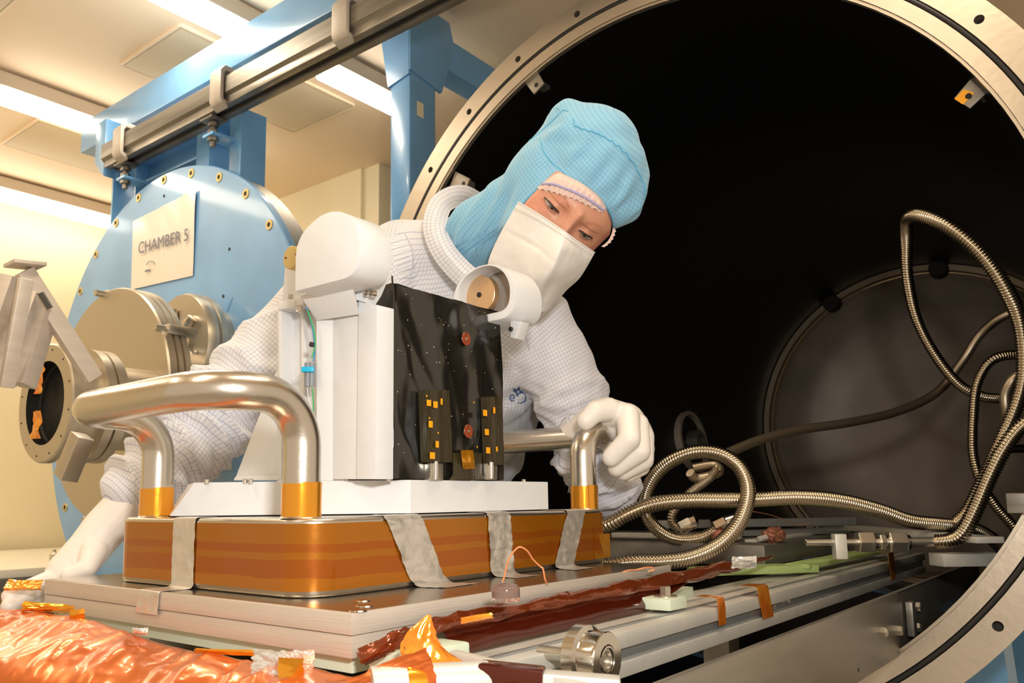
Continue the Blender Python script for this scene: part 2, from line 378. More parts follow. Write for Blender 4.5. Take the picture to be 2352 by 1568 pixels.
# ================================================================== the room
def struct(o): o['kind'] = 'structure'; return o
ZC = 3.0
fl = struct(box('floor', (-2.5, -2.0, -.05), (5.4, 5.4, 0), M_floor, bev=0))
ce = struct(box('ceiling', (-2.5, -2.0, ZC), (5.4, 5.4, ZC+.08), M_ceil, bev=0))
for (x0, x1, y0, y1) in ((1.57, 2.1, 2.71, 3.15), (2.08, 2.43, 2.69, 3.12), (1.57, 2.1, 3.92, 4.33), (.6, 1.1, 2.71, 3.15), (3.0, 3.5, 1.4, 1.85)):
    box('panel', (x0, y0, ZC-.012), (x1, y1, ZC+.001), M_ceilp, ce, .004)
    for k in range(4):
        a, b = [(x0, y0), (x1, y0), (x1, y1), (x0, y1)][k], [(x1, y0), (x1, y1), (x0, y1), (x0, y0)][k]
        beam('panel_trim', (*a, ZC-.006), (*b, ZC-.006), .018, .012, M_ceil, ce, .003)
struct(box('wall_left', (-2.5, 5.08, 0), (3.0, 5.2, ZC), M_wall, bev=0))
struct(box('wall_back', (2.96, 3.21, 0), (3.1, 5.2, ZC), M_wall, bev=0))
struct(box('wall_far', (5.3, -2.0, 0), (5.4, 5.2, ZC), M_wall, bev=0))
struct(box('wall_pier', (2.98, 3.09, 0), (5.3, 3.21, ZC), M_wall, bev=0))
def lamp(x0, x1, y, label):
    t = thing('ceiling_light', label, 'light', ((x0+x1)/2, y, ZC), 'fluorescent lights on the ceiling')
    box('housing', (x0-.03, y-.045, ZC-.075), (x1+.03, y+.045, ZC-.01), M_lampbody, t, .01)
    L = x1-x0; r = .042
    lathe('diffuser', [(0, 0), (0, r*.6), (.02, r), (L-.02, r), (L, r*.6), (L, 0)], (x0, y, ZC-.10), (1, 0, 0), M_lamp, t, 20)
lamp(1.28, 2.45, 3.60, 'long tube light, leftmost in view, ending above the blue beam')
lamp(.5, 2.60, 4.80, 'long tube light along the top of the far left wall')
lamp(.9, 1.84, 2.44, 'tube light at the top edge, above the blue beam')
lamp(2.0, 2.52, 2.42, 'tube light seen between the rail and the blue post')
# ================================================================== vacuum chamber with its ring flange
XC, YC, ZCH = 1.6, .84, 1.54
ch = thing('vacuum_chamber', 'huge black-lined vacuum chamber with a machined steel ring flange', 'chamber', (2.8, YC, 0))
prof = [(0, .770), (0, .796), (.010, .797), (.010, .806), (0, .807), (0, .858), (.06, .858), (.06, .80), (.03, .80), (.022, .770)]
ring = lathe('ring_flange', prof, (XC, YC, ZCH), (1, 0, 0), M_ring, ch, 180, closed=True, sharp=25)
lathe('bore_lip', [(.004, .7695), (.004, .7640), (.016, .7640), (.016, .7695)], (XC, YC, ZCH), (1, 0, 0), M_port, ch, 120, closed=True)
# bolt holes are cut through the flange
bm = bmesh.new()
for k in range(28):
    a = math.radians(80.4-k*360/28); c = Vector((XC, YC+.8295*math.cos(a), ZCH+.8295*math.sin(a)))
    rot = Vector((1, 0, 0)).to_track_quat('Z', 'Y').to_matrix().to_4x4()
    bmesh.ops.create_cone(bm, cap_ends=True, segments=20, radius1=.0085, radius2=.0085, depth=.08, matrix=Matrix.Translation(c) @ rot)
cme = bpy.data.meshes.new('cut'); bm.to_mesh(cme); bm.free(); co = bpy.data.objects.new('cut', cme); S.collection.objects.link(co)
md = ring.modifiers.new('b', 'BOOLEAN'); md.object = co; md.solver = 'FAST'; md.operation = 'DIFFERENCE'
dg = bpy.context.evaluated_depsgraph_get(); nm = bpy.data.meshes.new_from_object(ring.evaluated_get(dg)); ring.modifiers.clear(); ring.data = nm; bpy.data.objects.remove(co)
nm.set_sharp_from_angle(angle=math.radians(25))
lathe('o_ring', [(.004+.0055*math.cos(t), .8015+.0048*math.sin(t)) for t in np.linspace(0, 2*PI, 11)[:-1]], (XC, YC, ZCH), (1, 0, 0), M_rubber, ch, 160, closed=True)
for k in range(28):
    a = math.radians(80.4-k*360/28); c = Vector((XC+.022, YC+.8295*math.cos(a), ZCH+.8295*math.sin(a)))
    cyl('bolt_hole', c, c+Vector((.01, 0, 0)), .0088, M_dark, ch, 16)
XB = 4.55
lathe('shell', [(.018, .766), (XB-XC, .766), (XB-XC, .80), (.062, .80)], (XC, YC, ZCH), (1, 0, 0), M_black, ch, 96)
# far end: a dished grey wall behind a rim
lathe('end_wall', [(0, .73), (-.03, .70), (.02, .68), (.10, .55), (.15, .35), (.17, 0)], (XB-.12, YC, ZCH), (1, 0, 0), M_backwall, ch, 72, sharp=50)
lathe('end_rim', [(0, .762), (0, .735), (.02, .728), (.05, .735), (.05, .762)], (XB-.16, YC, ZCH), (1, 0, 0), M_hose2, ch, 96)
for deg in (152, 133, 100, 60):
    a = math.radians(deg); c = Vector((XB-.17, YC+.735*math.cos(a), ZCH+.735*math.sin(a)))
    lathe('rim_clip', [(-.03, 0), (-.03, .04), (.02, .045), (.02, 0)], c, (1, 0, 0), M_dark, ch, 12)
# ports in the left-hand wall of the chamber
for X, r, dz in ((2.72, .13, -.12), (3.45, .12, -.10)):
    a = math.asin(dz/.766); c = Vector((X, YC+.766*math.cos(a), ZCH+dz)); inn = Vector((0, -math.cos(a), -math.sin(a)))
    lathe('port_collar', [(-.05, r), (.03, r), (.03, r+.018), (0, r+.02), (-.05, r+.02)], c, inn, M_backwall, ch, 40)
    lathe('port_hole', [(-.01, r), (.012, r*.98), (.012, 0)], c, inn, M_dark, ch, 40)
    lathe('port_tube', [(.012, .05), (.06, .05), (.06, .03), (.012, .03)], c+Vector((0, 0, 0)), inn, M_plate, ch, 24)
def bracket(px, py, X, ang, label, kap=False):
    c = onX(px, py, X); t = c; d = Vector((0, math.cos(ang), math.sin(ang))); s = Vector((0, -math.sin(ang), math.cos(ang)))
    g = prism('bracket', [c+d*.03-s*.022, c+d*.03+s*.022, c-d*.03+s*.018, c-d*.03-s*.018], (.006, 0, 0), M_plate, ch, .001)
    cyl('bracket_hole', c-d*.015+Vector((-.0012, 0, 0)), c-d*.015+Vector((.0005, 0, 0)), .006, M_dark, ch, 14)
    box('bracket_tab', c+d*.018-Vector((-.007, .012, .012)), c+d*.018+Vector((.07, .012, .012)), M_galv, ch, .002)
    if kap: prism('tape_patch', [c-d*.031-s*.016, c-d*.031+s*.004, c-d*.006+s*.004, c-d*.010-s*.016], (-.001, 0, 0), M_orange, ch)
bracket(1226, 186, 1.614, math.radians(60), '')
bracket(1056, 418, 1.614, math.radians(30), '')
bracket(2240, 205, 1.68, math.radians(140), '', True)
c = onX(2345, 1155, 1.58); box('edge_clip', c-Vector((0, .02, .016)), c+Vector((.02, .02, .016)), M_galv, ch, .002)
# vessel support saddle under the shell, out of shot
for X in (2.1, 3.9): prism('saddle', [(X, YC-.6, 0), (X, YC+.6, 0), (X, YC+.55, .98), (X, YC, .738), (X, YC-.55, .98)], (.12, 0, 0), M_blue, ch)
# ================================================================== blue gantry with its strut rail
ga = thing('gantry', 'blue painted steel gantry carrying the sliding chamber door', 'gantry', (1.55, 2.2, 0))
box('top_beam', (1.50, .2, 2.635), (1.60, 3.32, 2.765), M_blue, ga, .006)
prism('rail_hanger', [(1.44, 2.985, 2.43), (1.44, 3.06, 2.50), (1.44, 3.06, 2.66), (1.44, 2.985, 2.66)], (.06, 0, 0), M_blue, ga, .002)
PXX, PYY = 2.0, 1.92
box('post', (PXX, PYY, 0), (PXX+.14, PYY+.10, 2.99), M_blue, ga, .014)
prism('gusset', [(PXX-.004, PYY-.006, 2.99), (PXX+.21, PYY-.006, 2.99), (PXX+.24, PYY-.006, 2.90), (PXX+.165, PYY-.006, 2.69), (PXX-.004, PYY-.006, 2.715)], (0, .014, 0), M_blue, ga, .002)
prism('gusset', [(PXX-.006, PYY, 2.99), (PXX-.006, PYY+.16, 2.99), (PXX-.006, PYY+.105, 2.68), (PXX-.006, PYY, 2.70)], (.014, 0, 0), M_blue, ga, .002)
box('cross_beam', (PXX+.12, PYY-.0, 2.80), (3.4, PYY+.10, 2.93), M_blue, ga, .01)
box('far_post', (3.28, PYY, 0), (3.42, PYY+.10, 2.86), M_blue, ga, .01)
for px_, py_, w_ in ((965, 252, .012), ):
    c = onY(px_, py_, PYY-.001); box('sticker', c-Vector((.017, .001, .028)), c+Vector((.017, 0, .028)), M_sticker, ga, 0)
c = onY(964, 35, PYY-.008); box('sticker', c-Vector((.016, .001, .02)), c+Vector((.016, 0, .02)), M_sticker, ga, 0)
c = onY(1135, 139, PYY-.001); box('sticker', c-Vector((.02, .001, .02)), c+Vector((.02, 0, .02)), M_sticker, ga, 0)
# strut rail below the beam
ra = thing('strut_rail', 'weathered galvanised strut rail clamped below the blue beam', 'rail', (1.43, 2, 2.5))
XR = 1.465; zt, zb = 2.55, 2.464
yA, yB = 2.97, .35
prism('channel', [(XR-.035, yA, zb+.012), (XR-.045, yA, zb+.022), (XR-.045, yA, zt-.01), (XR-.035, yA, zt), (XR+.035, yA, zt), (XR+.045, yA, zt-.01), (XR+.045, yA, zb+.02), (XR+.035, yA, zb+.012)], (0, yB-yA, 0), M_galv, ra, 0)
box('lower_lip', (XR-.036, yB, zb-.012), (XR-.012, yA-.01, zb+.013), M_plate, ra, .003)
box('lower_lip', (XR+.012, yB, zb-.012), (XR+.036, yA-.01, zb+.013), M_plate, ra, .003)
box('slot', (XR-.014, yB, zb-.004), (XR+.014, yA-.01, zb+.012), M_dark, ra, 0)
for px_, py_ in ((268, 315), (494, 190), (778, 45)):
    c = onX(px_, py_, XR-.06); Y = c.y
    prism('clamp', [(XR-.052, Y+.03, zb-.012), (XR-.060, Y+.03, zb+.002), (XR-.060, Y+.03, zt+.01), (XR-.045, Y+.03, zt+.03), (XR+.06, Y+.03, zt+.03), (XR+.06, Y+.03, zt+.012), (XR-.040, Y+.03, zt+.012), (XR-.047, Y+.03, zt), (XR-.047, Y+.03, zb+.002), (XR-.030, Y+.03, zb-.004), (XR-.030, Y+.03, zb-.024)], (0, -.06, 0), M_clamp, ra, .002)
# ================================================================== sliding door with its ports
XD, YD, ZD, RD = 1.5, 2.639, 1.57, .80
dr = thing('chamber_door', 'round blue chamber door hanging from the rail, bolted rim and paper sign', 'door', (XD, YD, 0))
lathe('disc', [(0, 0), (0, RD-.004), (.004, RD), (.028, RD), (.028, 0)], (XD, YD, ZD), (1, 0, 0), M_bluedoor, dr, 120)
lathe('rim', [(.028, .70), (.028, RD-.006), (.10, RD-.006), (.10, .70)], (XD, YD, ZD), (1, 0, 0), M_ring, dr, 120)
bolts = [(440, 398), (377, 413), (504, 407), (565, 445), (619, 516), (319, 454), (267, 512), (221, 584), (185, 669)]
for bx, by in bolts+[(150, 1165), (165, 1255)]:
    p = onX(bx, by, XD)
    lathe('bolt_hole', [(-.003, .008), (-.003, .016), (0, .017), (.0, .008)], p, (1, 0, 0), M_brass, dr, 18)
    lathe('bolt_socket', [(-.002, 0), (-.002, .0085), (.01, .0085)], p, (1, 0, 0), M_dark, dr, 14)
for bx, by in ((377, 450), (527, 572), (524, 757), (513, 680), (490, 728)):
    p = onX(bx, by, XD); cyl('small_hole', p-Vector((.0015, 0, 0)), p, .006, M_dark, dr, 10)
p = onX(528, 700, XD); prism('paint_scuff', [p+Vector((0, .012, -.02)), p+Vector((0, .018, -.018)), p+Vector((0, -.010, .026)), p+Vector((0, -.016, .022))], (-.0015, 0, 0), M_blue, dr)
# hanger frame above the door
HX0, HX1, HZ = XD+.032, XD+.13, 2.50
for ya, yb_, z0 in ((2.240, 2.250, 2.10), (2.425, 2.435, 2.10), (2.495, 2.505, 2.10), (2.915, 2.925, 2.10), (3.090, 3.100, 2.05)):
    box('hanger_plate', (HX0, ya, z0), (HX1, yb_, HZ), M_blue, dr, .001)
box('hanger_face', (HX0, 2.250, 2.10), (HX0+.008, 2.305, HZ), M_blue, dr, .001); box('hanger_face', (HX0, 2.435, 2.15), (HX0+.008, 2.495, HZ), M_blue, dr, .001)
box('hanger_shelf', (HX0, 2.305, HZ-.010), (HX1, 2.425, HZ), M_blue, dr, .001); box('hanger_shelf', (HX0, 2.925, HZ-.010), (HX1, 3.090, HZ), M_blue, dr, .001)
for z in (2.395, HZ-.010): box('hanger_flange', (HX0, 2.505, z), (HX1, 2.915, z+.010), M_blue, dr, .001)
box('hanger_web', (HX0+.05, 2.505, 2.40), (HX0+.06, 2.915, 2.495), M_blue, dr, .001)
for Y in (2.30, 2.865):
    cyl('hanger_rod', (XR, Y, 2.355), (XR, Y, 2.462), .009, M_galv, dr, 12)
    for z in (2.375, 2.40, 2.425): lathe('nut', [(0, 0), (0, .018), (.012, .018), (.012, 0)], (XR, Y, z), (0, 0, 1), M_galv, dr, 6, smooth=False)
    box('trolley', (XR-.03, Y-.035, 2.442), (XR+.03, Y+.035, 2.4515), M_galv, dr, .002)
    box('trolley_arm', (XR-.02, Y-.03, 2.388), (HX0+.02, Y+.03, 2.398), M_blue, dr, .001)
# paper sign
q = [onX(a, b, XD-.004) for a, b in ((301, 665), (443, 633), (452, 435), (306, 508))]
n_ = 14
P = [[(1-v)*((1-u)*np.array(q[0])+u*np.array(q[1]))+v*((1-u)*np.array(q[3])+u*np.array(q[2]))+np.array([-.002*abs(math.sin(9*u+3*v))*v*u*3, 0, 0]) for v in np.linspace(0, 1, n_)] for u in np.linspace(0, 1, n_)]
sg = gridmesh('paper_sign', P, M_paper, dr, .0006); sg['label'] = 'white paper sheet reading CHAMBER 5'
ey = (q[1]-q[0]).normalized(); ez = (q[3]-q[0]).normalized(); ex = ey.cross(ez).normalized()
mid = onX(373, 556, XD-.012); T4 = Matrix((ey, ez, ex)).transposed().to_4x4(); T4.translation = mid
text('lettering', 'CHAMBER 5', .062, T4, M_ink, sg)
a_ = onX(345, 612, XD-.010)
sweep('printed_swoosh', [a_+ey*(.03*math.cos(t))+ez*(.02*math.sin(t)) for t in np.linspace(.2, 2.6, 14)], .0012, M_ink, sg, 6)
beam('printed_line', a_-ey*.035-ez*.012, a_+ey*.0-ez*.012, .001, .006, M_ink, sg, 0)
# ports that project from the door towards the camera
def axisX(px, py, X): p = onX(px, py, X); return p
pf = axisX(243, 925, 1.16); py_, pz_ = pf.y, pf.z
PO = Vector((0, py_, pz_))
po = thing('port_flange', 'large round blanked steel port on the blue door', 'port', (1.3, py_, pz_))
def axl(name, prof, m, parent, o=PO, **k): return lathe(name, prof, o, (1, 0, 0), m, parent, **k)
RB = .335
axl('blank_plate', [(1.16, 0), (1.16, RB-.004), (1.165, RB), (1.185, RB), (1.188, RB-.012)], M_port, po, seg=72)
axl('collar', [(1.188, RB-.012), (1.192, RB), (1.205, RB), (1.208, RB-.012), (1.212, RB), (1.228, RB), (1.232, .19), (1.5, .19)], M_port, po, seg=72)
for a in (100, 32, -35, -100, 165):
    t = math.radians(a); c = PO+Vector((1.19, RB*math.cos(t)*-1, RB*math.sin(t)))
    beam('clamp', c+Vector((-.02, 0, 0)), c+Vector((.065, 0, 0)), .035, .028, M_nut, po, .006)
    cyl('clamp_screw', c+Vector((-.05, 0, 0)), c+Vector((-.018, 0, 0)), .010, M_nut, po, 10)
sp = axisX(432, 800, 1.42); SO = Vector((0, sp.y, sp.z))
p2 = thing('port_flange', 'smaller steel port with wing clamps behind the large blanked port', 'port', (1.4, sp.y, sp.z))
axl('blank_plate', [(1.36, 0), (1.36, .055), (1.385, .06), (1.385, .165), (1.40, .172), (1.42, .172), (1.424, .160), (1.43, .172), (1.45, .172), (1.45, .14), (1.5, .14)], M_port, p2, SO, seg=48)
for a in (20, 80, 140, 200, 260, 320):
    t = math.radians(a); c = SO+Vector((1.384, .09*math.cos(t), .09*math.sin(t)))
    beam('wing', SO+Vector((1.372, .04*math.cos(t), .04*math.sin(t))), SO+Vector((1.376, .12*math.cos(t), .12*math.sin(t))), .02, .03, M_polish, p2, .004)
    cyl('bolt', c+Vector((-.01, .01, .01)), c+Vector((.0, .01, .01)), .008, M_dark, p2, 8)
# viewing port in front
vx = .90; vo = axisX(102, 925, vx); VO = Vector((0, vo.y, vo.z))
vp = thing('viewing_port', 'open round steel port with a dark window and amber film inside', 'port', (vx, vo.y, vo.z))
axl('face_ring', [(vx, .104), (vx, .144), (vx+.004, .148), (vx+.02, .148), (vx+.024, .122), (vx+.09, .122), (vx+.09, .145), (vx+.112, .145), (vx+.114, .132), (vx+.118, .145), (vx+.142, .145), (vx+.142, .11), (1.17, .11)], M_port, vp, VO, seg=56)
axl('bore', [(vx, .104), (vx+.03, .103), (vx+.034, .098), (vx+.035, 0)], M_dark, vp, VO, seg=40)
for k in range(12):
    t = k*PI/6+.2; c = VO+Vector((vx-.001, .132*math.cos(t), .132*math.sin(t))); cyl('screw_hole', c, c+Vector((.002, 0, 0)), .0028, M_dark, vp, 8)
for s0, zz in ((.0, .060), (.0, -.052)):
    c = VO+Vector((vx+.012, .028, zz))
    P = [[np.array(c)+np.array([-.014+.012*nz((i*.3, j*.3, zz*50), 1.3), -.014+.040*i/7, -.034+.068*j/7]) for j in range(8)] for i in range(8)]
    gridmesh('amber_film', P, M_kapy, vp, .0008)
# side bracket frame at the left edge
bk = thing('bracket_frame', 'slanted bright aluminium channel frame at the left picture edge', 'bracket', tuple(at(60, 760, 1.5)))
def barpx(name, a, b, w, h, m, parent, **k): return beam(name, at(*a), at(*b), w, h, m, parent, **k)
barpx('arm', (55, 622, 1.42), (215, 870, 1.50), .020, .030, M_alu, bk, up=(1, 0, 0))
barpx('arm', (60, 640, 1.36), (15, 890, 1.36), .012, .022, M_alu, bk, up=(1, 0, 0))
barpx('channel', (30, 640, 1.40), (-60, 900, 1.36), .05, .03, M_alu, bk, up=(.6, -.8, 0))
barpx('channel', (78, 675, 1.42), (5, 880, 1.38), .035, .03, M_alu, bk, up=(.6, -.8, 0))
barpx('channel', (105, 705, 1.45), (50, 885, 1.41), .040, .03, M_alu, bk, up=(.6, -.8, 0))
barpx('top_bar', (20, 604, 1.40), (95, 612, 1.44), .05, .007, M_alu, bk)
barpx('name_plate', (93, 672, 1.395), (115, 708, 1.405), .018, .003, M_edge, bk, up=(1, 0, 0), bev=0)
barpx('lower_arm', (190, 1000, 1.45), (150, 1098, 1.45), .035, .03, M_port, bk, up=(1, 0, 0))
# far table on the left
tb = thing('work_table', 'white-topped table against the far left wall', 'table', (1.9, 4.2, 0))
box('table_top', (.75, 3.50, .919), (2.3, 5.0, .953), M_table, tb, .004)
box('edge_band', (.74, 3.48, .873), (2.31, 5.0, .918), M_edge, tb, .002)
for X, Y in ((.85, 3.6), (2.15, 3.6), (.85, 4.85), (2.15, 4.85)): box('leg', (X-.03, Y-.03, 0), (X+.03, Y+.03, .873), M_edge, tb, .003)
tg = onZ(123, 1288, .953); cyl_t = lathe('small_jar', [(0, 0), (0, .018), (.03, .018), (.04, .008), (.05, .006), (.05, 0)], tg, (0, 0, 1), M_nut, None, 16)
tag(cyl_t, 'tiny metal jar standing on the far white table', 'jar')
# ================================================================== foreground: stacked plate, box and handles
Z0, ZB, ZT = 1.056, 1.097, 1.182
X0, X1, Y0, Y1 = .537, 1.19, .590, 1.222
bp_ = thing('base_plate', 'thick two-layer aluminium plate under the amber-taped box', 'plate', ((X0+X1)/2, (Y0+Y1)/2, Z0))
box('upper_plate', (X0, Y0, ZB-.020), (X1, Y1, ZB), M_alu, bp_, .0012)
box('top_skin', (X0+.004, Y0+.004, ZB-.0005), (X1-.004, Y1-.004, ZB+.0004), M_alutop, bp_, 0)
box('lower_plate', (X0+.0015, Y0+.0015, Z0), (X1, Y1, ZB-.0205), M_alu, bp_, .0012)
for px, py in ((832, 1381), (822, 1404), (838, 1393)):
    p = onZ(px, py, ZB); lathe('countersink', [(.0008, .0), (.0009, .004), (.0015, .008), (.0005, .009)], p, (0, 0, 1), M_polish, bp_, 20)
up_ = box('insulating_plate', (X0+.012, Y0+.012, Z0-.016), (X1+.1, Y1-.02, Z0-.0005), M_pale, None, .001)
tag(up_, 'pale green insulating sheet below the aluminium plate', 'plate')
BX0, BX1, BY0, BY1, RC = .575, 1.213, .703, 1.113, .045
def rrect(x0, x1, y0, y1, r, z, n=8, ins=0.):
    x0 += ins; x1 -= ins; y0 += ins; y1 -= ins; r = max(r-ins, .001); out = []
    for cx, cy, a in ((x1-r, y1-r, 0), (x0+r, y1-r, PI/2), (x0+r, y0+r, PI), (x1-r, y0+r, 1.5*PI)):
        for k in range(n+1): t = a+PI/2*k/n; out.append((cx+r*math.cos(t), cy+r*math.sin(t), z))
    return out
def shell(name, levels, m, parent, caps=True):
    vs = []; fs = []; n = len(levels[0])
    for L in levels: vs += L
    for i in range(len(levels)-1):
        for j in range(n): fs.append((i*n+j, i*n+(j+1) % n, (i+1)*n+(j+1) % n, (i+1)*n+j))
    if caps: fs += [tuple(range(n))[::-1], tuple((len(levels)-1)*n+j for j in range(n))]
    return raw(name, vs, fs, m, parent, True, 40)
bx = thing('carrier_box', 'low aluminium box wrapped in amber tape with two tube handles', 'box', ((BX0+BX1)/2, (BY0+BY1)/2, ZB))
RR = [(ZB+.0006, .004), (ZB+.0015, .0015), (ZB+.004, 0), (ZT-.004, 0), (ZT-.0015, .0012), (ZT, .004)]
shell('body', [rrect(BX0, BX1, BY0, BY1, RC, z, ins=i) for z, i in RR], M_steel, bx)
shell('tape_band', [rrect(BX0-.0005, BX1+.0005, BY0-.0005, BY1+.0005, RC, z) for z in np.linspace(ZB+.0075, ZT-.0055, 3)], M_band, bx, False)
# overlapped tape ends
def tape_patch(x, y0, z0, z1, w, m):
    P = [[(x-w/2+w*i/3, BY0-.0012+.0002*math.sin(i*2+j), z0+(z1-z0)*j/3) for j in range(4)] for i in range(4)]
    gridmesh('tape_overlap', P, m, bx, .0003)
tape_patch(1.178, 0, ZB+.008, ZB+.046, .045, M_kapw)
tape_patch(1.165, 0, ZB+.012, ZB+.060, .030, M_band)
TR = .0212
hL = None
def handle(pa, pb, dx, ztop, label):
    """two legs rising from the box top, bent outwards, joined by a bar"""
    h = bpy.data.objects.new('tube_handle', None); S.collection.objects.link(h); h.parent = bx; h.matrix_parent_inverse = bx.matrix_world.inverted()
    pa = Vector(pa); pb = Vector(pb)
    pts = [pa, Vector((pa.x, pa.y, ztop)), Vector((pa.x+dx, pa.y, ztop)), Vector((pb.x+dx, pb.y, ztop)), Vector((pb.x, pb.y, ztop)), pb]
    sweep('tube', fillet(pts, .062, 12), TR, M_steel, h, 32)
    for p in (pa, pb):
        lathe('tape_wrap', [(0, TR+.0004), (0, TR+.001), (.0375, TR+.001), (.0375, TR+.0003)], p+Vector((0, 0, .0005)), (0, 0, 1), M_kapw, h, 36)
        a = 2.5
        lathe('tape_tail', [(.0, TR+.0018), (.039, TR+.0022), (.039, TR+.0016), (.0, TR+.0012)], p+Vector((0, 0, .0005)), (0, 0, 1), M_kapw, h, 10, arc=(a, a+1.3))
        lathe('weld_collar', [(0, TR+.003), (.002, TR+.001), (.002, TR)], p, (0, 0, 1), M_steel, h, 36)
    h['label'] = label; return h
handle((.601, .745, ZT), (.608, 1.060, ZT), -.118, 1.318, 'tube handle at the near end, bowed outwards')
handle((1.178, .735, ZT), (1.178, 1.060, ZT), .085, 1.308, 'tube handle at the far end, held by the gloved hand')
# foil tapes that hold the box down
def foil_tape(top, bot, w, label, lapx, lx2=0, ypl=BY0):
    """top, bot = x on the upper and the lower edge of the side facing -Y"""
    pts = []; sd = []
    rows = [((top, ypl+.035), ZT+.0008), ((top, ypl+.004), ZT+.0008), ((top, ypl-.001), ZT-.003)]
    P = []
    for (x, y), z in rows: P.append((x, y, z))
    for k in range(1, 7):
        t = k/7; P.append((top+(bot-top)*t, ypl-.0016, ZT-(ZT-ZB)*t))
    P += [(bot+.001, ypl-.003, ZB+.005), (bot+.002, ypl-.010, ZB+.0012), (bot+lapx*.5, ypl-.026, ZB+.0009), (bot+lapx, ypl-.043, ZB+.0009)]
    P = catmull(P, 5); G = []
    for i, p in enumerate(P):
        wv = w*(1+.05*nz((i*.22, w*90, 0), 1)); row = []
        for j in range(9):
            s = -1+j/4; f = i/len(P); sl = -.0 if f < .5 else 0
            q = np.array([p[0]+s*wv/2, p[1], p[2]])
            if abs(p[2]-ZB) > .004 and abs(p[2]-ZT) > .003: q[1] -= .0030*abs(nz((q[0]+q[2]*.5, q[1], q[2]), 42))
            else: q[2] += .0009*abs(nz((q[0], q[1], q[2]), 70))
            row.append(q)
        G.append(row)
    o = gridmesh('foil_tape', G, M_silver, None, .0002)
    return tag(o, label, 'tape', None)
def xOnBox(px, py): return onY(px, py, BY0).x
foil_tape(xOnBox(925, 1188), xOnBox(985, 1345), xOnBox(963, 1188)-xOnBox(880, 1188), 'silver foil tape slanting down the box side, nearest the amber corner', .012)
foil_tape(xOnBox(1144, 1185), xOnBox(1152, 1325), xOnBox(1170, 1185)-xOnBox(1118, 1185), 'silver foil tape down the middle of the box side, behind the wire loop', .004)
foil_tape(xOnBox(1322, 1180), xOnBox(1292, 1310), xOnBox(1344, 1180)-xOnBox(1302, 1180), 'silver foil tape down the box side below the far handle', -.004)
# the one on the end face (-X), running on over the plate edge
def end_tape():
    ya, yb = onX(402, 1190, BX0).y, onX(452, 1190, BX0).y; yc, w = (ya+yb)/2, abs(ya-yb)
    P = [(BX0+.03, yc, ZT+.0008), (BX0+.004, yc, ZT+.0008), (BX0-.001, yc, ZT-.003)]+[(BX0-.0016, yc, ZT-(ZT-ZB)*k/7) for k in range(1, 7)]
    P += [(BX0-.002, yc, ZB+.005), (BX0-.007, yc+.003, ZB+.001), (X0+.004, yc+.008, ZB+.001), (X0-.0008, yc+.010, ZB-.002), (X0-.0012, yc+.011, ZB-.014), (X0-.0016, yc+.012, ZB-.026)]
    G = []
    for p in catmull(P, 5):
        row = []
        for j in range(9):
            q = np.array([p[0], p[1]+(-1+j/4)*w/2, p[2]]); q[0] -= .0012*abs(nz(tuple(q), 60)); row.append(q)
        G.append(row)
    return tag(gridmesh('foil_tape', G, M_silver, None, -.0002), 'silver foil tape on the near end face, folded over the plate edge', 'tape')
end_tape()
# ================================================================== white instrument on the box
BZ = 1.226
ins = thing('instrument', 'white instrument with two round covers and a black film-wrapped unit', 'instrument', (.85, .9, ZT))
A_, B_, D_, E_, C_ = (.770, .738), (1.078, .738), (1.078, 1.085), (.640, 1.085), (.584, .984)
Ct = (.600, .958)
lo = [(x, y, ZT+.002) for x, y in (A_, B_, D_, E_, C_)]; hi = [(x, y, BZ) for x, y in (A_, B_, D_, (.655, 1.06), Ct)]
shell('mounting_plate', [lo, hi], M_white, ins)
shell('dark_underlayer', [[(x+(.006 if x < .8 else -.006), y+(.006 if y < .8 else -.004), ZT+.0003) for x, y, _ in lo], [(x+(.006 if x < .8 else -.006), y+(.006 if y < .8 else -.004), ZT+.002) for x, y, _ in lo]], M_dark, ins)  # thin dark strip, slightly inset, between the mounting plate and the box top
def bz(px, py): return onZ(px, py, BZ)
for px, d in ((475, 1.06), (563, 1.06), (576, 1.055), (893, 1.045), (1203, 1.26)):
    p = at(px, 1104, d); p.z = BZ; cyl('screw', p+Vector((0, 0, -.002)), p+Vector((0, 0, .004)), .0032, M_polish, ins, 14)
# round covers
XF = .64
Dpx = [(678, 669), (678, 620), (681, 571), (697, 532), (727, 502), (750, 489), (772, 485), (792, 490), (809, 505), (822, 532), (826, 560), (824, 593), (818, 614), (806, 631), (790, 640)]
Dyz = [(onX(a, b, XF).y, onX(a, b, XF).z) for a, b in Dpx]
ctr = (sum(p[0] for p in Dyz)/len(Dyz), sum(p[1] for p in Dyz)/len(Dyz))
cat = catmull([(a, b, 0) for a, b in Dyz], 4); Dyz2 = [(p[0], p[1]) for p in cat]
prism('round_cover', [(XF, y, z) for y, z in Dyz2], (.052, 0, 0), M_white, ins, .0012, True, 40)
# its lower lug with screws
def yzpoly(pts, X): return [tuple(onX(a, b, X)) for a, b in pts]
prism('cover_lug', yzpoly([(823, 648), (880, 640), (893, 640), (876, 680), (863, 700), (826, 690)], .722), (-.02, 0, 0), M_white, ins, .001)
for a, b in ((846, 674), (857, 674)):
    p = onX(a, b, .70); lathe('lug_screw', [(0, 0), (0, .002), (-.004, .003), (-.004, .0045), (.003, .0045)], p, (1, 0, 0), M_polish, ins, 16)
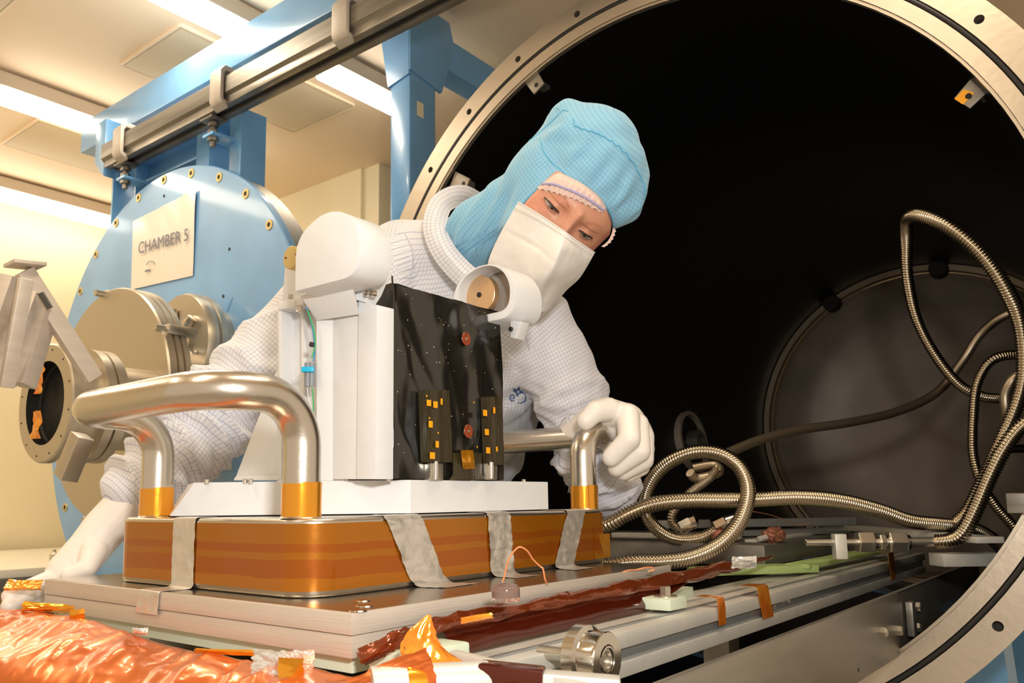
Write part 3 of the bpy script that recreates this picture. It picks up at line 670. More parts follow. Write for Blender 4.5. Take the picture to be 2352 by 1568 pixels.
# far cover: open ring with a gold disc inside
XF2 = .945
ymax = max(y for y, z in Dyz2); ymin = min(y for y, z in Dyz2); yc0 = (ymax+ymin)/2; zc0 = min(z for y, z in Dyz2)+.075
def ringD(X, k): return [(X, yc0+(y-yc0)*k, zc0+(z-zc0)*k) for y, z in Dyz2]
shell('round_cover_open', [ringD(XF2+.04, .83), ringD(XF2+.0, .83), ringD(XF2-.002, .85), ringD(XF2-.002, .985), ringD(XF2, 1.), ringD(XF2+.066, 1.), ringD(XF2+.066, .9)], M_white, ins, False)
prism('cover_back', ringD(XF2+.045, .95), (.004, 0, 0), M_alu, ins)
pg = onX(1112, 680, XF2+.03)
cyl('gold_disc', pg, pg+Vector((-.012, 0, 0)), .030, M_gold, ins, 48); cyl('disc_hub', pg+Vector((-.014, 0, 0)), pg, .004, M_dark, ins, 16)
prism('cover_lug', yzpoly([(1172, 735), (1198, 738), (1186, 778), (1173, 775)], XF2+.02), (.02, 0, 0), M_white, ins, .001)
p = onX(1175, 756, XF2+.015); cyl('lug_screw', p, p+Vector((-.004, 0, 0)), .0035, M_dark, ins, 12)
box('pivot_axle', (XF+.08, .806, 1.44), (XF2+.05, .826, 1.462), M_alu, ins, .002)
# near column: a channel with a raised flange on the right
XCn = .706
def col(name, pts, dx, bev=.001, X=XCn, m=None): return prism(name, yzpoly(pts, X), (dx, 0, 0), m or M_white, ins, bev)
col('column_flange', [(823, 690), (866, 700), (863, 1100), (818, 1100)], .03)
col('column_web', [(764, 690), (825, 680), (825, 1100), (764, 1100)], .02, X=XCn+.004)
# recessed channel sides
def hexpx(name, a, b, m, bev=.001):
    return hexa(name, [onX(*q) for q in a]+[onX(*q) for q in b], m, ins, bev)
hexpx('column_side', [(727, 1104, .700), (765, 1104, .7095), (765, 1104, .74), (727, 1104, .73)], [(727, 730, .700), (765, 715, .7095), (765, 715, .74), (727, 730, .73)], M_white)
# head of the column flaring up under the cover
hexpx('column_head', [(727, 736, .698), (826, 722, .703), (826, 722, .74), (727, 736, .73)], [(688, 678, .672), (806, 642, .672), (812, 642, .72), (690, 678, .72)], M_white, .002)
for a, b in ((721, 689), (735, 692)):
    p = onX(a, b, .686); lathe('head_screw', [(-.001, 0), (0, .0012), (-.002, .0022), (-.001, .0036), (.004, .0036)], p, (1, 0, 0), M_polish, ins, 12)
# rear column with its gusset
XR2 = .715
col('rear_column', [(638, 695), (694, 680), (728, 700), (728, 1102), (640, 1103)], .02, X=XR2+.022)
col('rear_column_fold', [(690, 700), (697, 698), (700, 1103), (693, 1103)], .014, X=XR2+.012)
col('rear_column_edge', [(638, 695), (645, 693), (647, 1103), (640, 1103)], .032, X=XR2)
col('rear_column_cap', [(638, 712), (640, 693), (694, 677), (697, 700)], .035, X=XR2-.006)
p = onX(687, 709, XR2-.008); lathe('cap_hole', [(0, 0), (0, .004), (-.001, .0055), (.002, .0055)], p, (1, 0, 0), M_polish, ins, 16)
prism('gusset', yzpoly([(636, 848), (642, 845), (646, 1103), (538, 1103)], XR2+.01), (.006, 0, 0), M_white, ins, .001)
col('gusset_foot', [(540, 1094), (640, 1092), (640, 1103), (536, 1103)], .02, X=XR2+.002)
prism('hinge_arm', yzpoly([(655, 606), (685, 560), (700, 680), (648, 690)], XR2+.01), (.012, 0, 0), M_white, ins, .001)
p = onX(667, 591, .70); cyl('hinge_disc', p, p+Vector((.022, 0, 0)), .0165, M_brass, ins, 40)
for a, b in ((656, 592), (680, 584)):
    q = onX(a, b, .6995); cyl('hinge_pin', q, q+Vector((-.0008, 0, 0)), .0015, M_dark, ins, 8)
p = onX(667, 686, .70); cyl('hinge_bolt', p, p+Vector((0, 0, .006)), .004, M_nut, ins, 8)
# wires between the columns
def wpx(name, pts, r, m, parent, seg=8): return sweep(name, catmull([at(*q) for q in pts], 8), r, m, parent, seg)
wpx('wire', [(703, 705, 1.085), (716, 745, 1.085), (723, 800, 1.085), (720, 830, 1.085)], .0009, M_bluew, ins)
wpx('wire', [(706, 712, 1.083), (719, 750, 1.083), (724, 790, 1.083), (716, 822, 1.083)], .0009, M_greenw, ins)
wpx('wire', [(706, 890, 1.08), (709, 915, 1.08), (716, 940, 1.08), (718, 1000, 1.08)], .0007, M_white, ins)
wpx('wire', [(717, 890, 1.08), (719, 915, 1.08), (720, 945, 1.08), (719, 1010, 1.08)], .0008, M_greenw, ins)
for a in (708, 717): cyl('connector', at(a, 832, 1.08), at(a-1, 888, 1.08), .0048, M_grey, ins, 12)
beam('cable_tie', at(694, 849, 1.075), at(722, 849, 1.075), .012, .0065, M_cyan, ins, .001)
beam('wire_clip', at(711, 790, 1.08), at(722, 792, 1.08), .006, .006, M_dark, ins, .001)
# black film blanket
mz0, mz1 = 1.2275, 1.479
mx0, mx1, my0, my1 = .742, .972, .744, .800
bl = bpy.data.objects.new('film_blanket', None); S.collection.objects.link(bl); bl.parent = ins; bl.matrix_parent_inverse = ins.matrix_world.inverted()
bl['label'] = 'glossy black film blanket with two brown buttons'
def mli_disp(x, z):
    t = (z-mz0)/(mz1-mz0); w = .0034*nz((x*1.2, 0, z*.7), 11, 3)+.0022*ridge((x+.3*z, 1, z*.5), 17)
    w += .004*math.exp(-((x-.835-.10*(t-.5)+.03*math.sin(t*5))/.008)**2)*math.exp(-((t-.42)/.22)**2)
    return w
G = []; nx, nzz = 70, 80
for i in range(nzz+1):
    z = mz0+(mz1-mz0)*i/nzz; row = []
    path = [(mx0, my1), (mx0, my0), (mx1, my0), (mx1, my1)]
    for j in range(14): row.append((mx0, my1-(my1-my0)*j/14, z, -1, 0))
    for j in range(nx+1): row.append((mx0+(mx1-mx0)*j/nx, my0, z, 0, -1))
    for j in range(1, 15): row.append((mx1, my0+(my1-my0)*j/14, z, 1, 0))
    out = []
    for j, (x, y, z_, a, b) in enumerate(row):
        w = mli_disp(x+y, z_)
        if abs(j-14) < 2: a, b = -.6, -.6; w = .0015+.002*nz((0, 0, z_), 20)
        out.append((x+a*w, y+b*w, z_+(.0 if i < nzz else .002*nz((x, 0, 9), 50))))
    G.append(out)
gridmesh('front_film', G, M_mli, bl, .0004)
T = [[(mx0+(mx1-mx0)*j/20, my0+(my1-my0)*i/6, mz1+.002*nz((j*.1, i*.2, 0), 3)) for j in range(21)] for i in range(7)]
gridmesh('top_film', T, M_mli, bl, .0004)
box('film_core', (mx0+.006, my0+.008, mz0+.028), (mx1-.006, my1-.002, mz1-.003), M_dark, bl, .001)
sweep('corner_fold', [(mx0-.001+.0012*math.sin(z*70), my0-.002+.0008*math.sin(z*43), z) for z in np.linspace(mz0+.006, mz1+.009, 50)], [.0016, .0020, .0013, .002, .0012], M_mli, bl, 8)
yf = my0-.0035
for a, b in ((1070, 778), (1075, 990)):
    p = onY(a, b, yf); cyl('button', p, p+Vector((0, -.0012, 0)), .0096, M_brown, bl, 36); q = p+Vector((.0, -.0012, 0))
    lathe('stud', [(0, .0022), (.0015, .0018), (.0022, 0)], q, (0, -1, 0), M_polish, bl, 14)
    box('slit', q+Vector((-.0014, -.0002, .002)), q+Vector((-.0006, .0001, .0092)), M_dark, bl, 0)
random.seed(3); bm = bmesh.new()
for k in range(60):
    x, z = random.uniform(mx0+.004, mx1-.004), random.uniform(mz0+.03, mz1-.004); w = mli_disp(x+my0, z)
    bmesh.ops.create_icosphere(bm, subdivisions=1, radius=random.choice((.0004, .0005, .0007)), matrix=Matrix.Translation((x, my0-w-.0002, z)))
o = bmo('vent_dots', bm, M_sticker, bl); o['kind'] = 'stuff'
# harness brackets under black tape with amber squares
def harness(pts, name='harness_cover'):
    P = [onY(a, b, yf+dy) for a, b, dy in pts]; return P
def hblock(x0, x1, ytop, ybot, lean, proud, m=M_mli2):
    a = [onY(x0, ytop, yf), onY(x1, ytop, yf), onY(x1+lean, ybot, yf), onY(x0+lean, ybot, yf)]
    f = [Vector((v.x+(.002 if i in (0, 3) else -.002), v.y-proud, v.z)) for i, v in enumerate(a)]
    G = []
    for i in range(19):
        t = i/18; L = a[0].lerp(a[3], t); Lf = f[0].lerp(f[3], t); Rf = f[1].lerp(f[2], t); Rr = a[1].lerp(a[2], t); row = [L]
        for j in range(9):
            q = Lf.lerp(Rf, j/8); q.y -= .0012*nz((q.x, 0, q.z*.3), 120, 3)+(.002 if 3 <= j <= 4 else 0); row.append(q)
        G.append(row+[Rr])
    return gridmesh('harness_cover', G, m, bl, .0004)
hblock(961, 1022, 898, 1062, 6, .010); hblock(1104, 1142, 912, 1068, 6, .010)
def sq(a, b, w, h, pr=.0135):
    p = onY(a, b, yf-pr); k = proj_d(p)/F; box('amber_square', p-Vector((w*k*.6, .0004, h*k*.5)), p+Vector((w*k*.6, 0, h*k*.5)), M_orange, bl, 0)
def proj_d(p): return float((R.T @ (np.array(p)-CAM))[2])
for a, b, w, h in ((985, 925, 12, 14), (1000, 929, 12, 15), (1014, 922, 5, 14), (989, 974, 11, 15), (1004, 1020, 9, 15), (993, 1046, 14, 15), (1114, 948, 12, 14), (1135, 942, 6, 14), (1118, 992, 12, 14), (1121, 1034, 12, 14), (1141, 1031, 5, 11)): sq(a, b, w, h)
for a, b, w, h in ((1026, 945, 7, 14), (1020, 981, 8, 14), (1026, 1041, 6, 14)): sq(a, b, w, h, .004)
for a, b in ((980, 909), (986, 960), (988, 968), (1006, 994), (1088, 924), (1096, 1026)):
    p = onY(a, b, yf-.013 if a < 1030 else yf-.001); cyl('amber_dot', p, p+Vector((0, -.0006, 0)), .0013, M_orange, bl, 10)
P = [[onY(1058+28*j/5+7*i/5, 1034+58*i/5, yf-.006-.004*math.sin(i)-.0015*nz((i, j, 3), .7)) for j in range(6)] for i in range(6)]
gridmesh('amber_flap', P, M_kapw, bl, .0006)
P = [[onY(1040+66*j/8+(-8 if i == 5 else 0)*(1-j/4), 1040+62*i/5, yf-.002-.006*math.sin(j/8*PI)*i/5-.002*nz((i, j, 8), .6)) for j in range(9)] for i in range(6)]
gridmesh('black_flap', P, M_mli2, bl, .0005)
for a in (1004, 1130):
    p = onY(a, 1080, yf-.008); box('connector_block', p+Vector((-.013, 0, -.013)), p+Vector((.013, .012, .010)), M_nut, ins, .002)
    cyl('connector_screw', p+Vector((-.004, -.001, -.012)), p+Vector((-.004, -.001, .012)), .004, M_polish, ins, 12)
# yoke behind the blanket that carries both covers
box('yoke_plate', (.735, .803, BZ), (.970, .818, 1.47), M_white, ins, .002)
# ================================================================== small things on the plate
cp = onZ(1162, 1381, ZB); cap = thing('plastic_cap', 'small clear pink-tinted plastic cap on the plate edge', 'cap', tuple(cp))
lathe('cap_wall', [(.0005, 0), (.0005, .0145), (.012, .0145), (.0165, .0125), (.0185, .007), (.019, 0), (.0175, 0), (.0172, .007), (.0155, .0115), (.012, .0130), (.002, .0130), (.002, 0)], cp, (0, 0, 1), M_glass, cap, 32)
lathe('cap_insert', [(.004, .005), (.004, .010), (.010, .010), (.010, .005)], cp, (0, 0, 1), M_brown, cap, 20, closed=True)
w1 = wpx('copper_wire', [(1150, 1350, .985), (1158, 1325, .985), (1168, 1285, .985), (1184, 1262, .985), (1196, 1256, .985), (1212, 1266, .99), (1224, 1284, .995), (1240, 1300, 1.0), (1247, 1306, 1.0), (1252, 1330, 1.0), (1257, 1341, 1.005)], .0011, M_copper, None)
tag(w1, 'thin copper wire looping up in front of the box side', 'wire')
w2 = wpx('copper_wire', [(1418, 1318, 1.16), (1440, 1310, 1.17), (1462, 1308, 1.18), (1478, 1304, 1.18), (1496, 1303, 1.19), (1502, 1308, 1.18), (1488, 1312, 1.18)], .0011, M_copper, None)
tag(w2, 'thin copper wire lying flat on the plate, right of the box', 'wire')
# ================================================================== rails, wheels and plates that run into the chamber
rl = thing('slide_rail', 'long slotted aluminium rail running into the chamber below the red film', 'rail', (1.5, .52, 1.02))
RY = .50
def railpart(n, y0, y1, z0, z1, m): return box(n, (.56, y0, z0), (2.50, y1, z1), m, rl, .0012)
railpart('upper_flange', RY, RY+.060, 1.0265, 1.0445, M_rail); railpart('groove', RY+.006, RY+.055, 1.011, 1.0265, M_groove)
railpart('lower_flange', RY, RY+.060, .994, 1.011, M_rail); railpart('top_strip', RY+.022, RY+.030, 1.0445, 1.0465, M_groove)
for px_, py_ in ((1770, 1390), (1805, 1376), (1970, 1322), (2015, 1309)):
    p = onY(px_, py_, RY+.006); lathe('rail_bolt', [(0, 0), (0, .003), (-.001, .004), (.004, .006), (.006, .006)], p+Vector((0, 0, 0)), (0, -1, 0), M_polish, rl, 14)
def rtape(px0, py0, px1, py1, w, lab, wob=0.):
    a = onY(px0, py0, RY-.0012); b = onY(px1, py1, RY-.0012)
    pts = [a+Vector((0, .03, .0008)), a+Vector((0, .004, .0010))]+[a.lerp(b, t)+Vector((wob*math.sin(t*5), -.0006-.004*abs(wob)*50*math.sin(t*PI), 0)) for t in np.linspace(.02, 1, 8)]
    return tag(strip('amber_tape', pts, (w/2, 0, 0), M_kapy, None, .0004), lab, 'tape')
rtape(1652, 1372, 1660, 1434, .024, 'thin curling amber tape on the slotted rail, nearer one', .002)
rtape(1750, 1346, 1764, 1418, .046, 'wide amber tape over the slotted rail beside the bolts')
rtape(2045, 1268, 2052, 1330, .050, 'amber tape on the far end of the slotted rail')
r2 = tag(box('inner_rail', (.70, .575, 1.0), (2.5, .64, 1.040), M_rail, None, .002), 'second aluminium rail lying behind the slotted rail', 'rail')
r3 = tag(box('inner_rail', (.60, 1.05, 1.0), (2.6, 1.12, 1.040), M_rail, None, .002), 'aluminium rail on the far side below the base plate', 'rail')
# stained steel plate on the right
sp = thing('side_plate', 'long stained steel side plate entering the ring at lower right', 'plate', (1.3, .38, .98))
pz = .372
zA = onY(1520, 1561, pz).z; zB_ = onY(2064, 1364, pz).z; zt_ = (zA+zB_)/2
box('web', (.45, pz, zt_-.105), (1.62, pz+.010, zt_), M_plate, sp, .001)
box('top_flange', (.45, pz, zt_-.001), (2.55, pz+.008, zt_+.001), M_plate, sp, .001)
box('web_far', (1.626, pz+.004, zt_-.105), (2.50, pz+.012, zt_-.002), M_plate, sp, .001)
for px_, py_ in ((2025, 1450), (2062, 1447), (2105, 1392), (2105, 1440)):
    p = onY(px_, py_, pz); lathe('hex_bolt', [(0, 0), (0, .009), (.007, .009), (.009, .006), (.009, 0)], p, (0, -1, 0), M_nut, sp, 6, smooth=False)
p = onY(2085, 1420, pz); box('angle_tab', p-Vector((.012, .012, .03)), p+Vector((.012, .0, .03)), M_galv, sp, .002)
p = onY(1972, 1538, pz); cyl('slot_hole', p, p-Vector((0, .0005, 0)), .003, M_dark, sp, 10)
lb = tag(beam('cross_bar', (.75, .46, .93), (2.4, .46, .93), .05, .03, M_plate), 'dark steel bar deep between the rail and the side plate', 'bar')
# bearing wheel
wc = onY(1396, 1516, .430); wh = thing('bearing_wheel', 'shiny grooved steel bearing wheel in front of the rail', 'wheel', tuple(wc))
lathe('tread', [(-.036, 0), (-.036, .029), (-.034, .0315), (-.022, .0315), (-.020, .0265), (-.004, .0262), (-.001, .0270), (.0, .0262), (.0, .0150), (-.003, .0145), (-.003, .0115)], wc, (0, -1, 0), M_polish, wh, 56, sharp=25)
lathe('inner_race', [(-.0065, .0135), (-.0065, .0110), (-.001, .0105), (-.001, .0085), (-.004, .008), (-.004, 0)], wc, (0, -1, 0), M_nut, wh, 40, sharp=25)
cyl('axle', wc+Vector((0, .036, 0)), (wc.x, .51, wc.z), .007, M_nut, wh, 20)
lathe('circlip', [(-.001, .0135), (.0008, .0135), (.0008, .0118), (-.001, .0118)], wc, (0, -1, 0), M_polish, wh, 30, arc=(.4, 5.9))
# grub of parts at the bottom edge
def bpx(name, a, b, w, h, m, lab, cat_, **k):
    return tag(beam(name, at(*a), at(*b), w, h, m, None, **k), lab, cat_)
bar = thing('end_fitting', 'pale cylindrical end fitting banded with amber and dark tape, bottom edge', 'fitting', tuple(at(1150, 1560, .68)))
cyl('rod_body', at(850, 1578, .66), at(1120, 1562, .69), .016, M_rail, bar, 28)
cyl('amber_band', at(930, 1574, .668), at(985, 1571, .674), .0166, M_kapw, bar, 28)
beam('square_block', at(1090, 1556, .69), at(1425, 1584, .67), .022, .020, M_rail, bar, .003)
beam('dark_tape_wrap', at(1100, 1550, .689), at(1250, 1566, .679), .0235, .0225, M_red, bar, .003)
bpx('guide_bar', (1040, 1508, .74), (1500, 1625, .62), .010, .012, M_rail, 'pale flat bar angled across the bottom edge left of the wheel', 'bar', bev=.001)
# spacer blocks
def spacer(px, py, y, w, lab, m=M_pale):
    c = onY(px, py, y); t = thing('spacer_block', lab, 'spacer', tuple(c))
    box('block', c+Vector((-w, -.0, -.008)), c+Vector((w, .05, .008)), m, t, .004)
    lathe('washer', [(0, 0), (0, .016), (.002, .016), (.002, 0)], c+Vector((0, .02, .008)), (0, 0, 1), M_nut, t, 28)
    lathe('bolt_head', [(0, 0), (0, .008), (.012, .008), (.012, 0)], c+Vector((0, .02, .010)), (0, 0, 1), M_nut, t, 6, smooth=False)
spacer(1560, 1386, .520, .026, 'pale insulating spacer with washer and bolt, at the red film end')
spacer(1010, 1508, .535, .045, 'pale insulating spacer half hidden by crumpled amber film')
g1 = tag(beam('green_insulator', onZ(1590, 1312, 1.055), onZ(1865, 1303, 1.055), .05, .016, M_green, None, .003), 'lime green insulating strip right of the base plate', 'strip')
g2 = tag(beam('green_insulator', onZ(1830, 1300, 1.060), onZ(2020, 1262, 1.060), .05, .010, M_green, None, .003), 'lime green insulating strip receding beside the rail', 'strip')
# plates inside the chamber
c = onZ(1755, 1252, 1.10); blk = thing('inner_plate', 'thick dark grey plate lying inside the chamber beyond the box', 'plate', (c.x+.3, c.y+.3, 1.06))
box('plate', (c.x, c.y, 1.058), (c.x+.60, c.y+.75, 1.10), M_plate, blk, .002)
box('plate_ridge', (c.x+.10, c.y+.05, 1.10), (c.x+.60, c.y+.08, 1.106), M_rail, blk, .001)
def cbar(a, b, w, h, m, lab, zz):
    return tag(beam('cross_member', onZ(*a, zz), onZ(*b, zz), w, h, m, None, .002), lab, 'bar')
cbar((1400, 1206), (1960, 1196), .04, .030, M_rail, 'pale bar across the chamber behind the hose loop', 1.10)
cbar((1410, 1228), (1700, 1232), .03, .012, M_rail, 'pale thin bar in front of the pale cross bar', 1.112)
cbar((1700, 1224), (1990, 1216), .04, .014, M_groove, 'blue-grey flat bar behind the copper tangle', 1.11)
cbar((1960, 1212), (2275, 1240), .05, .012, M_rail, 'pale bar under the ribbed hoses at right', 1.115)
cbar((2150, 1285), (2285, 1283), .05, .024, M_rail, 'pale bar end sticking out at right under the hoses', 1.075)
for px_, py_, k, lab in ((1778, 1228, 1.0, 'tangled copper braid with a metal ferrule'), (1655, 1232, .8, 'tangled copper braid tucked behind the hose loop')):
    c = at(px_, py_, 1.80); bm = bmesh.new(); bmesh.ops.create_icosphere(bm, subdivisions=4, radius=.022*k)
    for v in bm.verts: v.co = Vector((v.co.x*1.25, v.co.y, v.co.z*.75))*(1+.35*noise.noise(v.co*160)+.15*noise.noise(v.co*400)) + c
    o = tag(bmo('copper_tangle', bm, M_tangle, None, True, 80), lab, 'braid')
fr = cyl('ferrule', at(1742, 1238, 1.78), at(1764, 1232, 1.79), .006, M_rail, None, 14); tag(fr, 'short pale metal ferrule left of the copper tangle', 'ferrule')
w3 = wpx('copper_wire', [(1715, 1172, 1.9), (1760, 1180, 1.9), (1800, 1192, 1.9), (1830, 1205, 1.9), (1860, 1200, 1.88)], .0009, M_tangle, None); tag(w3, 'fine copper wire trailing above the copper tangle', 'wire')
# ================================================================== steel bellows hoses
hg = 'steel hoses in the chamber'
def hose(pts, r, lab, ribs=(.0060, .0046), m=None, seg=14):
    P = catmull([at(*q) for q in pts], 14); o = sweep('metal_hose', P, r, m or M_hose, None, seg, ribs); return tag(o, lab, 'hose')
hose([(1340, 1222, 1.55), (1396, 1204, 1.51), (1440, 1180, 1.50), (1500, 1158, 1.50), (1580, 1149, 1.52), (1700, 1148, 1.56), (1830, 1142, 1.60), (1930, 1150, 1.64), (2020, 1172, 1.68), (2090, 1196, 1.71), (2160, 1204, 1.74), (2230, 1212, 1.78), (2280, 1238, 1.82), (2315, 1275, 1.86)], .0150, 'ribbed steel hose running level from the box to the lower right')
hose([(1372, 1300, 1.42), (1402, 1298, 1.41), (1450, 1291, 1.41), (1520, 1290, 1.42), (1590, 1280, 1.44), (1655, 1248, 1.47), (1700, 1195, 1.50), (1718, 1130, 1.54), (1700, 1075, 1.58), (1655, 1043, 1.62), (1595, 1038, 1.66), (1535, 1062, 1.70), (1495, 1105, 1.74), (1480, 1155, 1.78), (1496, 1202, 1.80), (1545, 1236, 1.82), (1605, 1236, 1.83), (1660, 1208, 1.83)], .0145, 'ribbed steel hose coiled in one big loop beside the glove')
hf = thing('hose_coupling', 'shiny hose coupling at the end of the big loop', 'coupling', tuple(at(1660, 1205, 1.84)))
cyl('coupling_nut', at(1640, 1212, 1.83), at(1665, 1200, 1.83), .020, M_polish, hf, 8); cyl('coupling_body', at(1665, 1200, 1.83), at(1690, 1192, 1.83), .016, M_polish, hf, 20)
hose([(1668, 1042, 1.95), (1740, 1012, 2.0), (1830, 988, 2.05), (1950, 970, 2.10), (2060, 945, 2.15), (2150, 902, 2.18), (2210, 830, 2.18), (2250, 770, 2.16), (2300, 728, 2.12), (2370, 700, 2.08)], .0115, 'long thin smooth hose sweeping across in front of the end wall', None, M_hose2)
hose([(1590, 1075, 1.9), (1640, 1068, 1.9), (1650, 1085, 1.88), (1600, 1098, 1.88), (1585, 1085, 1.87)], .0105, 'short hooked steel pipe inside the hose loop', None, M_hose2)
hose([(1648, 1075, 1.87), (1630, 1098, 1.87), (1585, 1132, 1.86), (1548, 1172, 1.86), (1543, 1200, 1.86), (1560, 1216, 1.86)], .0105, 'thin hose descending inside the loop to a knurled joint', (.0058, .0030), M_hose2)
jn = thing('hose_coupling', 'shiny crumpled joint at the foot of the thin hose inside the loop', 'coupling', tuple(at(1578, 1205, 1.86)))
cyl('coupling_nut', at(1560, 1212, 1.86), at(1585, 1200, 1.86), .017, M_polish, jn, 7); lathe('coupling_cap', [(0, .004), (0, .017), (.012, .017), (.02, .009), (.02, 0)], at(1583, 1200, 1.86), at(1610, 1190, 1.86)-at(1583, 1200, 1.86), M_polish, jn, 9)
hose([(2150, 1244, 1.60), (2185, 1240, 1.58), (2212, 1222, 1.56), (2240, 1170, 1.54), (2270, 1100, 1.52), (2300, 1040, 1.50), (2340, 985, 1.48), (2400, 940, 1.46)], .0150, 'thick ribbed hose rising from the steel coupling to the right edge')
hose([(2195, 1200, 1.68), (2225, 1170, 1.67), (2260, 1100, 1.65), (2300, 1010, 1.63), (2335, 930, 1.61), (2352, 850, 1.60), (2343, 740, 1.58), (2305, 655, 1.56), (2250, 580, 1.56), (2190, 528, 1.58), (2140, 502, 1.62), (2100, 494, 1.68), (2083, 510, 1.74), (2082, 560, 1.80), (2085, 640, 1.84), (2105, 730, 1.88), (2145, 810, 1.90), (2200, 880, 1.92), (2255, 910, 1.94), (2305, 915, 1.96)], [.0150, .0150, .0150, .0150, .0145, .0135, .013, .012, .012, .012], 'tall ribbed hose arching up into a pointed loop at right')
hose([(2370, 820, 1.85), (2320, 815, 1.85), (2275, 830, 1.85), (2245, 880, 1.86), (2236, 950, 1.87), (2235, 1040, 1.88), (2255, 1110, 1.88), (2290, 1165, 1.88), (2325, 1205, 1.88), (2335, 1225, 1.88), (2320, 1260, 1.88)], .0115, 'ribbed hose hanging in a long bend near the right edge', (.0058, .0030))
hose([(2365, 845, 1.72), (2330, 868, 1.72), (2310, 905, 1.73), (2312, 945, 1.73), (2320, 990, 1.74)], .0110, 'short smooth hose hooked just left of the right edge', None, M_hose2)
hose([(2320, 1030, 1.9), (2345, 1030, 1.9), (2375, 1028, 1.9)], .010, 'short steel pipe end at the right edge', None)
ft = thing('pipe_coupling', 'row of hexagonal steel couplings on the pipe at right', 'coupling', tuple(at(2000, 1245, 1.62)))
fa, fb = at(1850, 1245, 1.62), at(2160, 1244, 1.60)
def fpt(x): return fa.lerp(fb, (x-1850)/310)
cyl('pipe', fa, fpt(1970), .0068, M_nut, ft, 20); cyl('pipe', fpt(1970), fpt(2160), .0095, M_nut, ft, 20)
for x0, x1, r, n in ((1969, 2006, .0215, 6), (2019, 2033, .0165, 6), (2040, 2080, .0215, 6)): lathe('hex_nut', [(0, 0), (0, r*.93), (.002, r), ((fpt(x1)-fpt(x0)).length-.002, r), ((fpt(x1)-fpt(x0)).length, r*.93), ((fpt(x1)-fpt(x0)).length, 0)], fpt(x0), fb-fa, M_nut, ft, n, smooth=False)
for x0, r in ((2010, .012), (2036, .014), (2084, .014), (2150, .012)): lathe('collar_ring', [(0, 0), (0, r), (.004, r), (.004, 0)], fpt(x0), fb-fa, M_polish, ft, 28)
p = fpt(1928); dd = (fb-fa).normalized(); beam('clamp_block', p+Vector((0, 0, -.032)), p+Vector((0, 0, .016)), .026, .022, M_rail, ft, .002, up=dd)
# ================================================================== film around the base plate
def apron():
    top = [(1015, 1440), (1120, 1420), (1250, 1393), (1380, 1366), (1500, 1342), (1600, 1322)]
    bot = [(1048, 1508), (1150, 1480), (1270, 1452), (1400, 1424), (1500, 1398), (1522, 1378)]
    G = []
    T = catmull([(*p, 0) for p in top], 12); B = catmull([(*p, 0) for p in bot], 12)
    for i, (t, b) in enumerate(zip(T, B)):
        row = []
        for j in range(11):
            v = j/10; x, y = t[0]*(1-v)+b[0]*v, t[1]*(1-v)+b[1]*v
            p = onY(x, y, .580-.014*v-.012*math.sin(v*2.6)+.0015*nz((i*.12, v*2, 0), 1)); row.append(p)
        G.append(row)
    return gridmesh('film_apron', G, M_red, None, .0006)
tag(apron(), 'glossy dark red film hanging below the plate edge', 'film')
def roll():
    c = catmull([(890, 1482, .572), (960, 1450, .575), (1060, 1424, .577), (1200, 1398, .578), (1330, 1372, .578), (1450, 1350, .576), (1560, 1328, .575), (1650, 1306, .575), (1720, 1292, .575), (1772, 1279, .575)], 10)
    G = []; N = len(c)
    for i, q in enumerate(c):
        p = onY(q[0], q[1], q[2]); t = i/(N-1); w = .010*(1+.5*nz((i*.15, 0, 0), 1))*(1-.75*max(0, t-.8)/.2)*(1.25 if .5 < t < .85 else 1); row = []
        for j in range(13):
            a = -1.9+j/12*3.6; r = w*(1+.35*nz((i*.25, j*.5, 3), 1, 3)); row.append(p+Vector((.004*nz((i, j, 1), .5), -math.cos(a)*r*.8, math.sin(a)*r*.8)))
        G.append(row)
    return gridmesh('film_roll', G, M_redc, None, .0005)
tag(roll(), 'creased reddish film rolled over the plate edge, tapering to a point', 'film')
def crumple(name, px, py, d, sx, sy, m, lab, cat_, seed=0, n=26, amp=.55, rot=0., parent=None):
    """a screwed-up flat scrap: random fold lines fold a sheet back and forth"""
    rnd = random.Random(seed); c = at(px, py, d); folds = [(rnd.uniform(0, PI), rnd.uniform(-.6, .6), rnd.uniform(.4, 1.2)) for _ in range(9)]
    ux = Vector(R[:, 0]); uy = -Vector(R[:, 1]); uz = -Vector(R[:, 2]); ux2 = ux*math.cos(rot)+uy*math.sin(rot); uy2 = uy*math.cos(rot)-ux*math.sin(rot); G = []
    for i in range(n+1):
        row = []
        for j in range(n+1):
            u, v = i/n*2-1, j/n*2-1; h = 0
            for a, o, k in folds: h += k*abs(math.cos(a)*u+math.sin(a)*v-o)*(-1 if k > .8 else 1)
            h = h/3+.12*nz((u, v, seed), 3); e = 1-.22*abs(noise.noise(Vector((math.atan2(v, u)*1.3, seed, 0))*2))
            row.append(c+ux2*(u*e*sx)+uy2*(v*e*sy)+uz*(h*amp*(sx+sy)/2))
        G.append(row)
    o = gridmesh(name, G, m, parent, .0004); 
    return tag(o, lab, cat_) if lab else o
